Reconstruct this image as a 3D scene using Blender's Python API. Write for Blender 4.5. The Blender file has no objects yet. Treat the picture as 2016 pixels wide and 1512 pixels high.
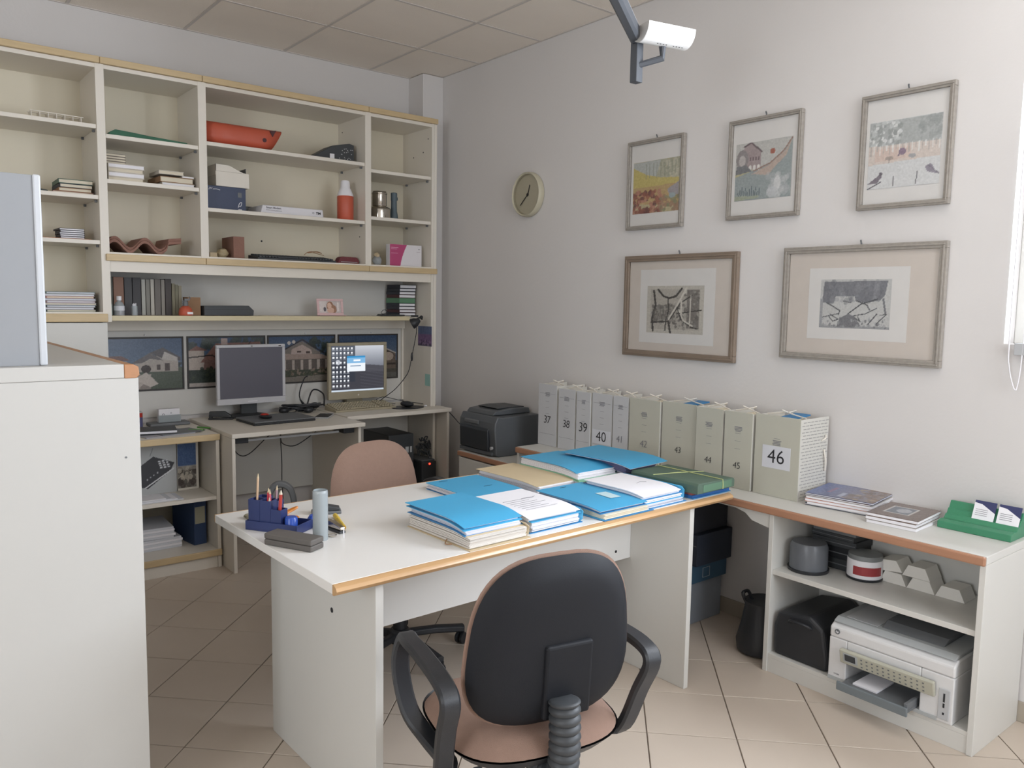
import bpy, math, random
import numpy as np
from mathutils import Matrix, Vector
random.seed(7)
C = bpy.context.scene.collection
SC = bpy.context.scene
# ------------------------------------------------------------------ camera, light, exposure
yaw, pit, rol = math.radians(38.9545), math.radians(-5.7793), math.radians(0.9305)
F = Vector((math.sin(yaw)*math.cos(pit), math.cos(yaw)*math.cos(pit), math.sin(pit)))
R0 = Vector((math.cos(yaw), -math.sin(yaw), 0)); U0 = R0.cross(F)
RR = R0*math.cos(rol) + U0*math.sin(rol); UU = -R0*math.sin(rol) + U0*math.cos(rol)
cd = bpy.data.cameras.new('camera'); cam = bpy.data.objects.new('camera', cd); C.objects.link(cam)
cd.sensor_width = 36; cd.lens = 1578.88/2016*36; cd.clip_start = .05
M = Matrix((RR, UU, -F)).transposed().to_4x4(); M.translation = Vector((-3.1906, -4.9358, 1.4783))
cam.matrix_world = M; SC.camera = cam
SC.view_settings.view_transform = 'Standard'; SC.view_settings.look = 'None'
SC.view_settings.gamma = 1; SC.view_settings.use_curve_mapping = False
SC.view_settings.exposure = 0.02
SC.cycles.max_bounces = 8; SC.cycles.diffuse_bounces = 5; SC.cycles.use_denoising = True
SC.cycles.caustics_reflective = False; SC.cycles.caustics_refractive = False
W = bpy.data.worlds.new('sky'); SC.world = W; W.use_nodes = True
W.node_tree.nodes['Background'].inputs[0].default_value = (.86, .93, 1, 1)
W.node_tree.nodes['Background'].inputs[1].default_value = .45
def area(name, loc, rot, sx, sy, power, col=(1, 1, 1)):
    l = bpy.data.lights.new(name, 'AREA'); l.shape = 'RECTANGLE'; l.size = sx; l.size_y = sy; l.energy = power; l.color = col
    o = bpy.data.objects.new(name, l); C.objects.link(o); o.location = loc; o.rotation_euler = rot; return o
# daylight through the windows; the unseen left-wall one is added for side light
area('window_daylight', (.245, -4.575, 2.11), (0, math.radians(90), 0), 1.55, 1.5, 132, (.92, .99, 1.1))
area('window_daylight', (-1.25, -6.36, 1.8), (math.radians(90), 0, 0), 1.5, 1.9, 54, (.94, 1, 1.08))
area('window_daylight', (-6.36, -4.7, 1.8), (0, math.radians(-90), 0), 1.8, 1.6, 74, (.96, 1, 1.05))

# ------------------------------------------------------------------ helpers
def s2l(c): return tuple(((x/12.92) if x <= .04045 else ((x+.055)/1.055)**2.4) for x in c)
def rgb(h):
    if isinstance(h, str): h = tuple(int(h[i:i+2], 16)/255 for i in (0, 2, 4))
    return s2l(h)
MATS = {}
def mat(name, col, rough=.5, metal=0., var=.04, scale=14., bump=0., bscale=120., emit=None, trans=0., alpha=1., stretch=None, coat=0.):
    if name in MATS: return MATS[name]
    m = bpy.data.materials.new(name); m.use_nodes = True; nt = m.node_tree; b = nt.nodes['Principled BSDF']
    c = rgb(col)
    b.inputs['Roughness'].default_value = rough; b.inputs['Metallic'].default_value = metal
    if coat: b.inputs['Coat Weight'].default_value = coat
    tc = nt.nodes.new('ShaderNodeTexCoord'); src = tc.outputs['Object']
    if stretch:
        mp = nt.nodes.new('ShaderNodeMapping'); mp.inputs['Scale'].default_value = stretch; nt.links.new(src, mp.inputs[0]); src = mp.outputs[0]
    n = nt.nodes.new('ShaderNodeTexNoise'); n.inputs['Scale'].default_value = scale; n.inputs['Detail'].default_value = 4
    nt.links.new(src, n.inputs['Vector'])
    mx = nt.nodes.new('ShaderNodeMix'); mx.data_type = 'RGBA'
    mx.inputs[6].default_value = tuple(x*(1-var) for x in c)+(1,); mx.inputs[7].default_value = tuple(min(1, x*(1+var)) for x in c)+(1,)
    nt.links.new(n.outputs['Fac'], mx.inputs[0]); nt.links.new(mx.outputs[2], b.inputs['Base Color'])
    if bump:
        n2 = nt.nodes.new('ShaderNodeTexNoise'); n2.inputs['Scale'].default_value = bscale; nt.links.new(src, n2.inputs['Vector'])
        bp = nt.nodes.new('ShaderNodeBump'); bp.inputs['Strength'].default_value = bump; bp.inputs['Distance'].default_value = .002
        nt.links.new(n2.outputs['Fac'], bp.inputs['Height']); nt.links.new(bp.outputs[0], b.inputs['Normal'])
    if emit: b.inputs['Emission Color'].default_value = c+(1,); b.inputs['Emission Strength'].default_value = emit
    if trans: b.inputs['Transmission Weight'].default_value = trans; b.inputs['IOR'].default_value = 1.3
    if alpha < 1: b.inputs['Alpha'].default_value = alpha
    MATS[name] = m; return m
def glass_mat(name, tint=(1, 1, 1), gl=.12):
    if name in MATS: return MATS[name]
    m = bpy.data.materials.new(name); m.use_nodes = True; nt = m.node_tree; nt.nodes.remove(nt.nodes['Principled BSDF'])
    t = nt.nodes.new('ShaderNodeBsdfTransparent'); t.inputs[0].default_value = tint+(1,)
    g = nt.nodes.new('ShaderNodeBsdfGlossy'); g.inputs['Roughness'].default_value = .05
    lw = nt.nodes.new('ShaderNodeLayerWeight'); lw.inputs[0].default_value = gl
    x = nt.nodes.new('ShaderNodeMixShader'); nt.links.new(lw.outputs['Fresnel'], x.inputs[0]); nt.links.new(t.outputs[0], x.inputs[1]); nt.links.new(g.outputs[0], x.inputs[2])
    nt.links.new(x.outputs[0], nt.nodes['Material Output'].inputs[0]); MATS[name] = m; return m
def print_mat(name, rough=.5, emit=0.):
    if name in MATS: return MATS[name]
    m = bpy.data.materials.new(name); m.use_nodes = True; nt = m.node_tree; b = nt.nodes['Principled BSDF']
    a = nt.nodes.new('ShaderNodeAttribute'); a.attribute_name = 'ink'; b.inputs['Roughness'].default_value = rough
    if emit:
        b.inputs['Base Color'].default_value = (.01, .01, .01, 1); nt.links.new(a.outputs['Color'], b.inputs['Emission Color']); b.inputs['Emission Strength'].default_value = emit
    else: nt.links.new(a.outputs['Color'], b.inputs['Base Color'])
    MATS[name] = m; return m

class MB:
    def __init__(s): s.v = []; s.f = []; s.m = []; s.mi = 0; s.T = None
    def _a(s, vs, fs):
        o = len(s.v)
        s.v += [tuple(s.T @ Vector(p)) for p in vs] if s.T is not None else [tuple(p) for p in vs]
        s.f += [tuple(i+o for i in f) for f in fs]; s.m += [s.mi]*len(fs); return s
    def box(s, x0, x1, y0, y1, z0, z1):
        x0, x1 = sorted((x0, x1)); y0, y1 = sorted((y0, y1)); z0, z1 = sorted((z0, z1))
        return s._a([(x0, y0, z0), (x1, y0, z0), (x1, y1, z0), (x0, y1, z0), (x0, y0, z1), (x1, y0, z1), (x1, y1, z1), (x0, y1, z1)],
                    [(0, 3, 2, 1), (4, 5, 6, 7), (0, 1, 5, 4), (1, 2, 6, 5), (2, 3, 7, 6), (3, 0, 4, 7)])
    def prism(s, pts, a, b, axis='y'):
        # pts 2d: axis y -> (x,z); axis x -> (y,z); axis z -> (x,y)
        f = {'y': lambda p, t: (p[0], t, p[1]), 'x': lambda p, t: (t, p[0], p[1]), 'z': lambda p, t: (p[0], p[1], t)}[axis]
        n = len(pts); ar = sum(pts[i][0]*pts[(i+1) % n][1]-pts[(i+1) % n][0]*pts[i][1] for i in range(n))
        flip = (ar > 0) ^ (axis == 'y')
        vs = [f(p, a) for p in pts]+[f(p, b) for p in pts]
        fs = [tuple(range(n)), tuple(range(2*n-1, n-1, -1))]+[(i, i+n, (i+1) % n+n, (i+1) % n) for i in range(n)]
        if flip ^ (b < a): fs = [tuple(reversed(q)) for q in fs]
        return s._a(vs, fs)
    def lathe(s, prof, c=(0, 0, 0), n=24, axis='z'):
        vs = []; fs = []
        for r, z in prof:
            for k in range(n):
                a = 2*math.pi*k/n; p = (r*math.cos(a), r*math.sin(a), z)
                if axis == 'x': p = (p[2], p[0], p[1])
                if axis == 'y': p = (p[1], p[2], p[0])
                vs.append((p[0]+c[0], p[1]+c[1], p[2]+c[2]))
        for i in range(len(prof)-1):
            for k in range(n): fs.append((i*n+k, i*n+(k+1) % n, (i+1)*n+(k+1) % n, (i+1)*n+k))
        fs.append(tuple(range(n-1, -1, -1))); fs.append(tuple(range((len(prof)-1)*n, len(prof)*n)))
        return s._a(vs, fs)
    def cyl(s, c, r, h, axis='z', n=20, r2=None): return s.lathe([(r, 0), (r if r2 is None else r2, h)], c, n, axis)
    def tube(s, pts, r, n=6, closed=False, rect=None, sub=0, side=None):
        P = [Vector(p) for p in pts]
        if sub:
            Q = []; L = len(P); rng = range(L if closed else L-1)
            for i in rng:
                g = (lambda k: P[k % L]) if closed else (lambda k: P[max(0, min(L-1, k))])
                p0, p1, p2, p3 = g(i-1), g(i), g(i+1), g(i+2)
                for j in range(sub):
                    t = j/sub; Q.append(.5*((2*p1)+(-p0+p2)*t+(2*p0-5*p1+4*p2-p3)*t*t+(-p0+3*p1-3*p2+p3)*t**3))
            if not closed: Q.append(P[-1])
            P = Q
        L = len(P); vs = []; fs = []; prev = None
        for i, p in enumerate(P):
            t = (P[(i+1) % L]-P[i-1]) if closed else (P[min(L-1, i+1)]-P[max(0, i-1)])
            t.normalize()
            if side is not None: a = Vector(side); a = (a-t*a.dot(t)).normalized()
            else:
                a = prev if prev is not None else (Vector((0, 0, 1)) if abs(t.z) < .9 else Vector((1, 0, 0)))
                a = (a-t*a.dot(t)).normalized(); prev = a
            b = t.cross(a)
            if rect:
                w, h = rect
                k4 = [(-w, -h), (w, -h), (w, h), (-w, h)]; bv = min(w, h)*.45
                ring = [(-w+bv, -h), (w-bv, -h), (w, -h+bv), (w, h-bv), (w-bv, h), (-w+bv, h), (-w, h-bv), (-w, -h+bv)]
                for u, q in ring: vs.append(tuple(p+a*u+b*q))
            else:
                rr = r(i/(L-1)) if callable(r) else r
                for k in range(n):
                    an = 2*math.pi*k/n; vs.append(tuple(p+a*rr*math.cos(an)+b*rr*math.sin(an)))
        m = 8 if rect else n
        for i in range(L if closed else L-1):
            j = (i+1) % L
            for k in range(m): fs.append((i*m+k, i*m+(k+1) % m, j*m+(k+1) % m, j*m+k))
        if not closed: fs.append(tuple(range(m-1, -1, -1))); fs.append(tuple(range((L-1)*m, L*m)))
        return s._a(vs, fs)
    def ball(s, c, rx, ry=None, rz=None, n=14, k=8, jit=0):
        ry = rx if ry is None else ry; rz = rx if rz is None else rz
        vs = []; fs = []
        for i in range(k+1):
            th = math.pi*i/k
            for j in range(n):
                a = 2*math.pi*j/n; q = 1+(random.uniform(-jit, jit) if 0 < i < k else 0)
                vs.append((c[0]+rx*q*math.sin(th)*math.cos(a), c[1]+ry*q*math.sin(th)*math.sin(a), c[2]+rz*q*math.cos(th)))
        for i in range(k):
            for j in range(n): fs.append((i*n+j, (i+1)*n+j, (i+1)*n+(j+1) % n, i*n+(j+1) % n))
        return s._a(vs, fs)
    def build(s, name, mats, parent=None, bevel=0., smooth=False, loc=None, segs=2):
        me = bpy.data.meshes.new(name); me.from_pydata(s.v, [], s.f)
        if not isinstance(mats, (list, tuple)): mats = [mats]
        for m in mats: me.materials.append(m)
        me.polygons.foreach_set('material_index', s.m)
        if smooth:
            me.polygons.foreach_set('use_smooth', [True]*len(s.f)); me.set_sharp_from_angle(angle=math.radians(40))
        me.update()
        o = bpy.data.objects.new(name, me); C.objects.link(o)
        if parent: o.parent = parent
        if loc: o.location = loc
        if bevel:
            b = o.modifiers.new('edge', 'BEVEL'); b.width = bevel; b.segments = segs; b.limit_method = 'ANGLE'
        return o
def one(name, m, parent, bevel, *b):
    q = MB().box(*b); return q.build(name, m, parent, bevel)
def tag(o, label=None, cat=None, group=None, kind=None):
    for k, v in (('label', label), ('category', cat), ('group', group), ('kind', kind)):
        if v: o[k] = v
    return o
def thing(name, label, cat, loc=(0, 0, 0), rz=0., group=None):
    o = bpy.data.objects.new(name, None); C.objects.link(o); o.location = loc; o.rotation_euler = (0, 0, rz); o.empty_display_size = .05
    return tag(o, label, cat, group)
def struct(o): o['kind'] = 'structure'; return o
FX = Matrix(((0, 0, -1), (-1, 0, 0), (0, 1, 0))).to_4x4()   # faces -x, reads along -y
FY = Matrix(((1, 0, 0), (0, 0, -1), (0, 1, 0))).to_4x4()    # faces -y, reads along +x
FZ = Matrix.Identity(4)
def place(o, face, loc, rz=0.): o.matrix_local = Matrix.Translation(loc) @ face @ Matrix.Rotation(rz, 4, 'Z')
def text(s, size, loc, face, m, parent, name='lettering', rz=0., shear=0., bold=0., ax='CENTER', sp=1.):
    cu = bpy.data.curves.new(name, 'FONT'); cu.body = s; cu.size = size; cu.align_x = ax; cu.align_y = 'CENTER'; cu.shear = shear
    cu.offset = bold; cu.extrude = .0002; cu.space_character = sp; cu.resolution_u = 3; cu.materials.append(m)
    t_ = bpy.data.objects.new(name, cu); me = bpy.data.meshes.new_from_object(t_); me.name = name; bpy.data.objects.remove(t_); o = bpy.data.objects.new(name, me); C.objects.link(o); o.parent = parent; place(o, face, loc, rz); return o
class Cv:
    """a small canvas whose dots become the vertex inks of a flat print"""
    def __init__(s, nx, ny, bg):
        s.nx, s.ny = nx, ny; s.a = np.zeros((ny+1, nx+1, 3)); s.a[:] = s.c(bg)
        s.U, s.V = np.meshgrid(np.linspace(0, 1, nx+1), np.linspace(0, 1, ny+1)); s.asp = nx/ny
        s.rs = np.random.RandomState(nx*7+ny)
    def c(s, h): return np.array(tuple(int(h[i:i+2], 16)/255 for i in (0, 2, 4)) if isinstance(h, str) else h)
    def put(s, mk, col, al=1.): s.a[mk] = s.a[mk]*(1-al)+s.c(col)*al; return s
    def rect(s, x0, y0, x1, y1, col, al=1.): return s.put((s.U >= x0) & (s.U <= x1) & (s.V >= y0) & (s.V <= y1), col, al)
    def ell(s, x, y, rx, ry, col, al=1.): return s.put(((s.U-x)/rx)**2+((s.V-y)/ry)**2 <= 1, col, al)
    def poly(s, pts, col, al=1.):
        ins = np.zeros(s.U.shape, bool); n = len(pts)
        for i in range(n):
            (x0, y0), (x1, y1) = pts[i], pts[(i+1) % n]
            if y0 == y1: continue
            ins ^= ((s.V < y0) != (s.V < y1)) & (s.U < (x1-x0)*(s.V-y0)/(y1-y0)+x0)
        return s.put(ins, col, al)
    def line(s, pts, col, w=.012, al=1.):
        for (x0, y0), (x1, y1) in zip(pts, pts[1:]):
            dx, dy = (x1-x0)*s.asp, y1-y0; L = dx*dx+dy*dy+1e-9
            t = np.clip(((s.U-x0)*s.asp*dx+(s.V-y0)*dy)/L, 0, 1)
            s.put(np.hypot((s.U-x0)*s.asp-t*dx, s.V-y0-t*dy) <= w, col, al)
        return s
    def grad(s, c0, c1, x0=0, y0=0, x1=1, y1=1):
        mk = (s.U >= x0) & (s.U <= x1) & (s.V >= y0) & (s.V <= y1); t = ((s.V-y0)/(y1-y0))[mk][:, None]
        s.a[mk] = s.c(c0)*(1-t)+s.c(c1)*t; return s
    def speck(s, n, cols, x0, y0, x1, y1, r0, r1, al=.8):
        for _ in range(n):
            r = s.rs.uniform(r0, r1); s.ell(s.rs.uniform(x0, x1), s.rs.uniform(y0, y1), r/s.asp, r*s.rs.uniform(.7, 1.6), cols[s.rs.randint(len(cols))], al)
        return s
    def noise(s, k=.03):
        n = s.rs.normal(0, k, s.U.shape); n = (n+np.roll(n, 1, 0)+np.roll(n, 1, 1))/1.8; s.a = np.clip(s.a+n[:, :, None], 0, 1); return s
    def mesh(s, name, w, h, face, loc, parent, m, rz=0.):
        if m is not SCREEN: g = s.a.mean(2, keepdims=True); k_ = .62 if name == 'artwork' else .8; s.a = np.clip((s.a*k_+g*(1-k_))*(1.1 if name == 'artwork' else 1), 0, 1)
        nx, ny = s.nx, s.ny
        v = np.stack([(s.U-.5)*w, (s.V-.5)*h, s.U*0], -1).reshape(-1, 3)
        i = np.arange(ny)[:, None]*(nx+1)+np.arange(nx)[None]; i = i.ravel()
        f = np.stack([i, i+1, i+nx+2, i+nx+1], -1)
        me = bpy.data.meshes.new(name); me.from_pydata(v.tolist(), [], f.tolist())
        a = np.clip(s.a, 0, 1); lin = np.where(a <= .04045, a/12.92, ((a+.055)/1.055)**2.4)
        at = me.color_attributes.new('ink', 'FLOAT_COLOR', 'POINT')
        at.data.foreach_set('color', np.concatenate([lin.reshape(-1, 3), np.ones(((nx+1)*(ny+1), 1))], 1).ravel())
        me.materials.append(m); o = bpy.data.objects.new(name, me); C.objects.link(o); o.parent = parent; place(o, face, loc, rz); return o
PRINT = print_mat('printed_ink', .55); PHOTO = print_mat('glossy_photo_ink', .25); SCREEN = print_mat('screen_light', .3, 1.0)

# ------------------------------------------------------------------ materials
m_wall = mat('wall_paint', 'd6d3d1', .85, var=.025, scale=2.2, bump=.25, bscale=60)
m_ceil = mat('ceiling_tile_board', 'efe6db', .95, var=.03, scale=5, bump=.5, bscale=200)
m_grid = mat('ceiling_grid_metal', 'cdc6c0', .6)
m_tile = mat('beige_floor_tile', 'c3b6a8', .38, var=.06, scale=3.5, bump=.1, bscale=40)
m_grout = mat('floor_grout', '7d7268', .9)
m_fg = mat('cabinet_dimmed_laminate', 'bcbbb7', .5, var=.015, scale=3)  # off-white laminate, greyed to stand in for the weaker light it gets
m_desk = mat('desk_panel_laminate', 'dededc', .42, var=.02, scale=3)
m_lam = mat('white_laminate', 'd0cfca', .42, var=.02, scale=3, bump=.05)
m_cream = mat('cream_laminate', 'e2dcd1', .45, var=.025, scale=3, bump=.05)
m_back = mat('shelf_back_board', 'ddd5c1', .6, var=.03, scale=3)
m_beech = mat('pale_beech_edge', 'c9b28a', .45, var=.12, scale=9, stretch=(1, 8, 8))
m_orange = mat('orange_beech_edge', 'c09a6e', .3, var=.1, scale=9, stretch=(1, 8, 8), coat=.15)
m_redbeech = mat('reddish_beech_edge', 'ab7f65', .35, var=.12, scale=9, stretch=(8, 1, 8))
m_white = mat('white_paper', 'e9e8ec', .8, var=.02)
m_page = mat('cream_pages', 'd8cfbb', .85, var=.08, scale=60, stretch=(1, 1, 30))
m_shell = mat('black_chair_shell', '17191e', .62, var=.05, bump=.1, bscale=500); m_shell.node_tree.nodes['Principled BSDF'].inputs['Specular IOR Level'].default_value = .3
m_blk = mat('black_plastic', '292b2f', .42, var=.06, bump=.15, bscale=400)
m_dark = mat('dark_grey_plastic', '3b3e41', .5, var=.06)
m_grey = mat('grey_plastic', '6a6d70', .5)
m_lgrey = mat('light_grey_plastic', 'b4b6b8', .4)
m_silver = mat('silver_plastic', 'c6c6ca', .35)
m_beigepl = mat('aged_beige_plastic', 'aba28b', .45, var=.08)
m_steel = mat('polished_steel', 'c8c2b8', .14, 1.0)
m_fab = mat('brown_pink_fabric', '8e7466', .95, var=.08, scale=60, bump=.5, bscale=600)
m_blue = mat('sky_blue_card', '45a3cf', .5, var=.05, scale=6)
m_blue2 = mat('deeper_blue_card', '3580b6', .5, var=.05, scale=6)
m_beige = mat('buff_card', 'c9b796', .7)
m_cardg = mat('dark_green_card', '53685a', .6, var=.08)
m_navy = mat('navy_plastic', '303b68', .3, var=.08)
m_bluepl = mat('bright_blue_plastic', '2f52ae', .25)
m_ink = mat('black_ink', '26262a', .7)
m_inkg = mat('grey_ink', '7a7a80', .7)
m_brown = mat('brown_card', '9a7758', .8)
m_kraft = mat('kraft_card', '96765a', .85)
m_brick = mat('terracotta_clay', '8f6b5e', .9, var=.12, scale=30, bump=.4)
m_greybox = mat('box_grey_green_board', 'b9b8ab', .75, var=.03)
m_lab = mat('label_paper', 'd0d2d8', .7)
m_red = mat('red_plastic', 'b33327', .4)
m_orpl = mat('orange_plastic', 'c05a42', .45, var=.05)
m_green = mat('green_plastic', '3d8462', .4)
m_dkbook = mat('dark_book_cover', '33363f', .6)
m_dkred = mat('dark_red_book_cover', '4e2a2e', .6)
m_grn = mat('green_book_cover', '5f8a6c', .6)
m_photo_dk = mat('black_frame_wood', '35312f', .5)
m_frame = mat('antiqued_grey_wood', '99938b', .45, var=.25, scale=10, stretch=(6, 6, 6))
m_frameb = mat('antiqued_brown_wood', '857668', .45, var=.25, scale=10)
m_mount = mat('picture_mount_card', 'e4e2df', .8)
m_mountb = mat('cream_mount_card', 'd8cfc6', .8)
m_glass = glass_mat('clear_glass', (1, 1, 1), .08)
m_vinyl = mat('translucent_plastic', 'aab2b5', .25, alpha=.72)
m_led = mat('red_led', 'ff3020', .4, emit=6)
m_track = mat('lamp_anthracite_metal', '50545a', .5)
m_refl = mat('lamp_white_metal', 'f4f4f2', .35)

# ------------------------------------------------------------------ the room
H = 3.0112; XW, YW = -6.2, -6.2
fl = struct(one('floor', m_grout, None, 0, XW, 0, YW, 0, -.12, -.004))
s_, fa = .305699, math.radians(-45.18725); e1 = Vector((math.cos(fa), math.sin(fa))); e2 = Vector((math.sin(fa), -math.cos(fa)))
P0 = Vector((-2.0002559, -1.0145889))
CAMP = Vector((-3.1906, -4.9358, 1.4783))
def seen(p, mx=.08):
    d = Vector(p)-CAMP; z = d.dot(F)
    if z < .3: return False
    u, v = d.dot(RR)/z*1578.88/2016, d.dot(UU)/z*1578.88/1512
    return abs(u) < .5+mx and abs(v) < .5+mx
tm = bpy.data.meshes.new('tile'); h_ = s_/2-.0022; bv = .0012
q = MB(); q._a([(-h_, -h_, -.004), (h_, -h_, -.004), (h_, h_, -.004), (-h_, h_, -.004), (-h_, -h_, -bv), (h_, -h_, -bv), (h_, h_, -bv), (-h_, h_, -bv),
    (-h_+bv, -h_+bv, 0), (h_-bv, -h_+bv, 0), (h_-bv, h_-bv, 0), (-h_+bv, h_-bv, 0)],
    [(0, 1, 5, 4), (1, 2, 6, 5), (2, 3, 7, 6), (3, 0, 4, 7), (4, 5, 9, 8), (5, 6, 10, 9), (6, 7, 11, 10), (7, 4, 8, 11), (8, 9, 10, 11)])
tm.from_pydata(q.v, [], q.f); tm.materials.append(m_tile)
rest = MB(); cands = []
for i in range(-30, 40):
    for j in range(-30, 40):
        c = P0+e1*(s_*(i+.5))+e2*(s_*(j+.5))
        if c.x < XW+.22 or c.x > -.2 or c.y < YW+.22 or c.y > -.2:
            if not (XW-.2 < c.x < .2 and YW-.2 < c.y < .2): continue
            # clipped border tile: joined with the rest
            a = [c+(e1*sx+e2*sy)*h_ for sx, sy in ((-1, -1), (1, -1), (1, 1), (-1, 1))]
            pl = [(p.x, p.y) for p in a]
            for (ax, lim, sg) in ((0, XW, 1), (0, 0, -1), (1, YW, 1), (1, 0, -1)):
                out = []
                for k in range(len(pl)):
                    p, r = pl[k], pl[(k+1) % len(pl)]; dp, dr = sg*(p[ax]-lim), sg*(r[ax]-lim)
                    if dp >= 0: out.append(p)
                    if (dp >= 0) != (dr >= 0): t = dp/(dp-dr); out.append((p[0]+(r[0]-p[0])*t, p[1]+(r[1]-p[1])*t))
                pl = out
                if not pl: break
            if len(pl) > 2: rest.prism(pl, -.004, 0, 'z')
            continue
        hid = (c.x > -.35 and c.y > -4.0) or (c.y > -.3) or (c.x < -2.95)
        cands.append((0 if seen((c.x, c.y, 0)) and not hid else 1, (c-Vector((CAMP.x, CAMP.y))).length, c))
cands.sort(key=lambda t: (t[0], t[1]))
ang = math.atan2(e1.y, e1.x)
for k, (a, d, c) in enumerate(cands):
    if a == 0 and k < 290:
        o = bpy.data.objects.new('tile', tm); C.objects.link(o); o.parent = fl; o.location = (c.x, c.y, 0); o.rotation_euler = (0, 0, ang)
    else:
        a4 = [c+(e1*sx+e2*sy)*h_ for sx, sy in ((-1, -1), (1, -1), (1, 1), (-1, 1))]; rest.prism([(p.x, p.y) for p in a4], -.004, 0, 'z')
r_ = rest.build('border_tiles', m_tile, fl); r_['kind'] = 'stuff'

ce = struct(one('ceiling', m_grid, None, 0, XW, 0, YW, 0, H+.02, H+.12))
gb = MB(); xs = []; k = 0
while -.4703-.6*k > XW or k == 0: xs.append(-.4703-.6*k); k += 1
ys = []; k = 0
while -.6102-.6*k > YW: ys.append(-.6102-.6*k); k += 1
for x in xs: gb.box(x-.008, x+.008, YW, 0, H, H+.02)
for y in ys: gb.box(XW, 0, y-.008, y+.008, H+.0005, H+.02)
gb.box(XW, 0, -.012, 0, H-.001, H+.02); gb.box(-.012, 0, YW, 0, H-.001, H+.02)
gb.build('ceiling_grid', m_grid, ce)
X_ = [0]+xs+[XW]; Y_ = [0]+ys+[YW]
for a, b in zip(X_, X_[1:]):
    for c, d in zip(Y_, Y_[1:]):
        if a-b < .03 or c-d < .03: continue
        MB().box(b+.0075, a-.0075, d+.0075, c-.0075, H+.003, H+.019).build('tile', m_ceil, ce, .002, segs=1)
struct(one('wall_back', m_wall, None, 0, XW-.15, .15, 0, .15, -.1, H+.1))
wl = MB(); ly0, ly1, lz0, lz1 = -5.55, -3.85, .86, 2.74  # opening for the unseen window added in this wall
wl.box(XW-.15, XW, ly1, 0, -.1, H+.1); wl.box(XW-.15, XW, YW-.15, ly0, -.1, H+.1); wl.box(XW-.15, XW, ly0, ly1, -.1, lz0); wl.box(XW-.15, XW, ly0, ly1, lz1, H+.1)
struct(wl.build('wall_left', m_wall))
wr = MB(); wy0, wy1, wz0, wz1 = -5.35, -3.80, 1.36, 2.86
wr.box(0, .25, -3.80, 0, -.1, H+.1); wr.box(0, .25, YW-.15, wy0, -.1, H+.1); wr.box(0, .25, wy0, wy1, -.1, wz0); wr.box(0, .25, wy0, wy1, wz1, H+.1)
struct(wr.build('wall_right', m_wall))
wf = MB(); vx0, vx1, vz0, vz1 = -2.05, -.45, .82, 2.78
wf.box(XW, vx0, YW-.15, YW, -.1, H+.1); wf.box(vx1, 0, YW-.15, YW, -.1, H+.1); wf.box(vx0, vx1, YW-.15, YW, -.1, vz0); wf.box(vx0, vx1, YW-.15, YW, vz1, H+.1)
struct(wf.build('wall_front', m_wall))
def window(n, lab, axis, a0, a1, z0, z1, t):
    o = thing(n, None, None); struct(o)
    f = MB(); th = .05
    def B(p0, p1, q0, q1, tt=.03):
        if axis == 'x': f.box(t-tt, t+tt, p0, p1, q0, q1)
        else: f.box(p0, p1, t-tt, t+tt, q0, q1)
    B(a0, a0+th, z0, z1); B(a1-th, a1, z0, z1); m_ = (a0+a1)/2; B(m_-.03, m_+.03, z0, z1)
    for p0, p1 in ((a0+th, m_-.03), (m_+.03, a1-th)): B(p0, p1, z0, z0+th); B(p0, p1, z1-th, z1)
    f.build('window_frame', m_lam, o, .004)
    g = MB()
    for p0, p1 in ((a0+th, m_-.03), (m_+.03, a1-th)):
        if axis == 'x': g.box(t-.002, t+.002, p0, p1, z0+th, z1-th)
        else: g.box(p0, p1, t-.002, t+.002, z0+th, z1-th)
    g.build('window_pane', m_glass, o); return o
window('window_1', '', 'x', wy0, wy1, wz0, wz1, .12); window('window_2', '', 'y', vx0, vx1, vz0, vz1, -6.27); window('window_added_left', '', 'x', ly0, ly1, lz0, lz1, -6.27)  # the left-wall window is unseen, added to bring light from that side
struct(one('trim_1', m_wall, None, .003, -.1638, 0, -.1851, 0, 0, H-.001))      # corner pilaster
bb = mat('skirting_tile', 'a59c8e', .5)
struct(one('baseboard_right', bb, None, .002, -.01, 0, YW, -.186, 0, .075))
struct(one('baseboard_back', bb, None, .002, XW, -.165, -.01, 0, 0, .075))
struct(one('baseboard_left', bb, None, .002, XW, XW+.01, YW, -.01, 0, .075))

# ------------------------------------------------------------------ wall storage unit
FY_ = -.38
x0, j1, j2, j3, xr = -3.22, -2.2046, -1.7000, -.6875, -.1745
ztop = 2.673
u = thing('wall_storage_unit', 'tall cream shelving unit with pale beech edging along the back wall', 'shelving')
dv = lambda a, b, z0, z1: one('upright_panel', m_cream, u, .0012, a, b, FY_+.004, -.012, z0, z1)
for a, b, z0, z1 in ((-2.2255, -2.1846, 1.345, 2.641), (-1.722, -1.679, 1.696, 2.641), (-.7075, -.6665, 1.696, 2.641), (-.2150, -.1960, 0.768, 2.641), (-.1950, -.1745, .0, 2.641), (x0, x0+.02, 0, 2.641)):
    dv(a, b, z0, z1)
for a, b in ((x0, -2.2046), (-2.2035, -1.7008), (-1.6992, -.6880), (-.6868, -.1745)):
    one('top_edging', m_beech, u, .003, a, b-.0008, FY_-.012, FY_+.02, 2.641, ztop)
    one('top_board', m_cream, u, .0012, a+.003, b-.003, FY_+.006, -.012, 2.619, 2.640)
for a, b in ((-2.2035, -1.7008), (-1.6992, -.6880), (-.6868, -.1745)):
    one('lower_edging', m_beech, u, .003, a, b-.0008, FY_-.012, FY_+.02, 1.661, 1.696)
    one('bottom_board', m_cream, u, .0012, a+.003, b-.003, FY_+.006, -.012, 1.688, 1.706)
one('pelmet_beam', m_cream, u, .0015, -2.2035, -.196, FY_+.012, FY_+.032, 1.605, 1.686)
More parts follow.
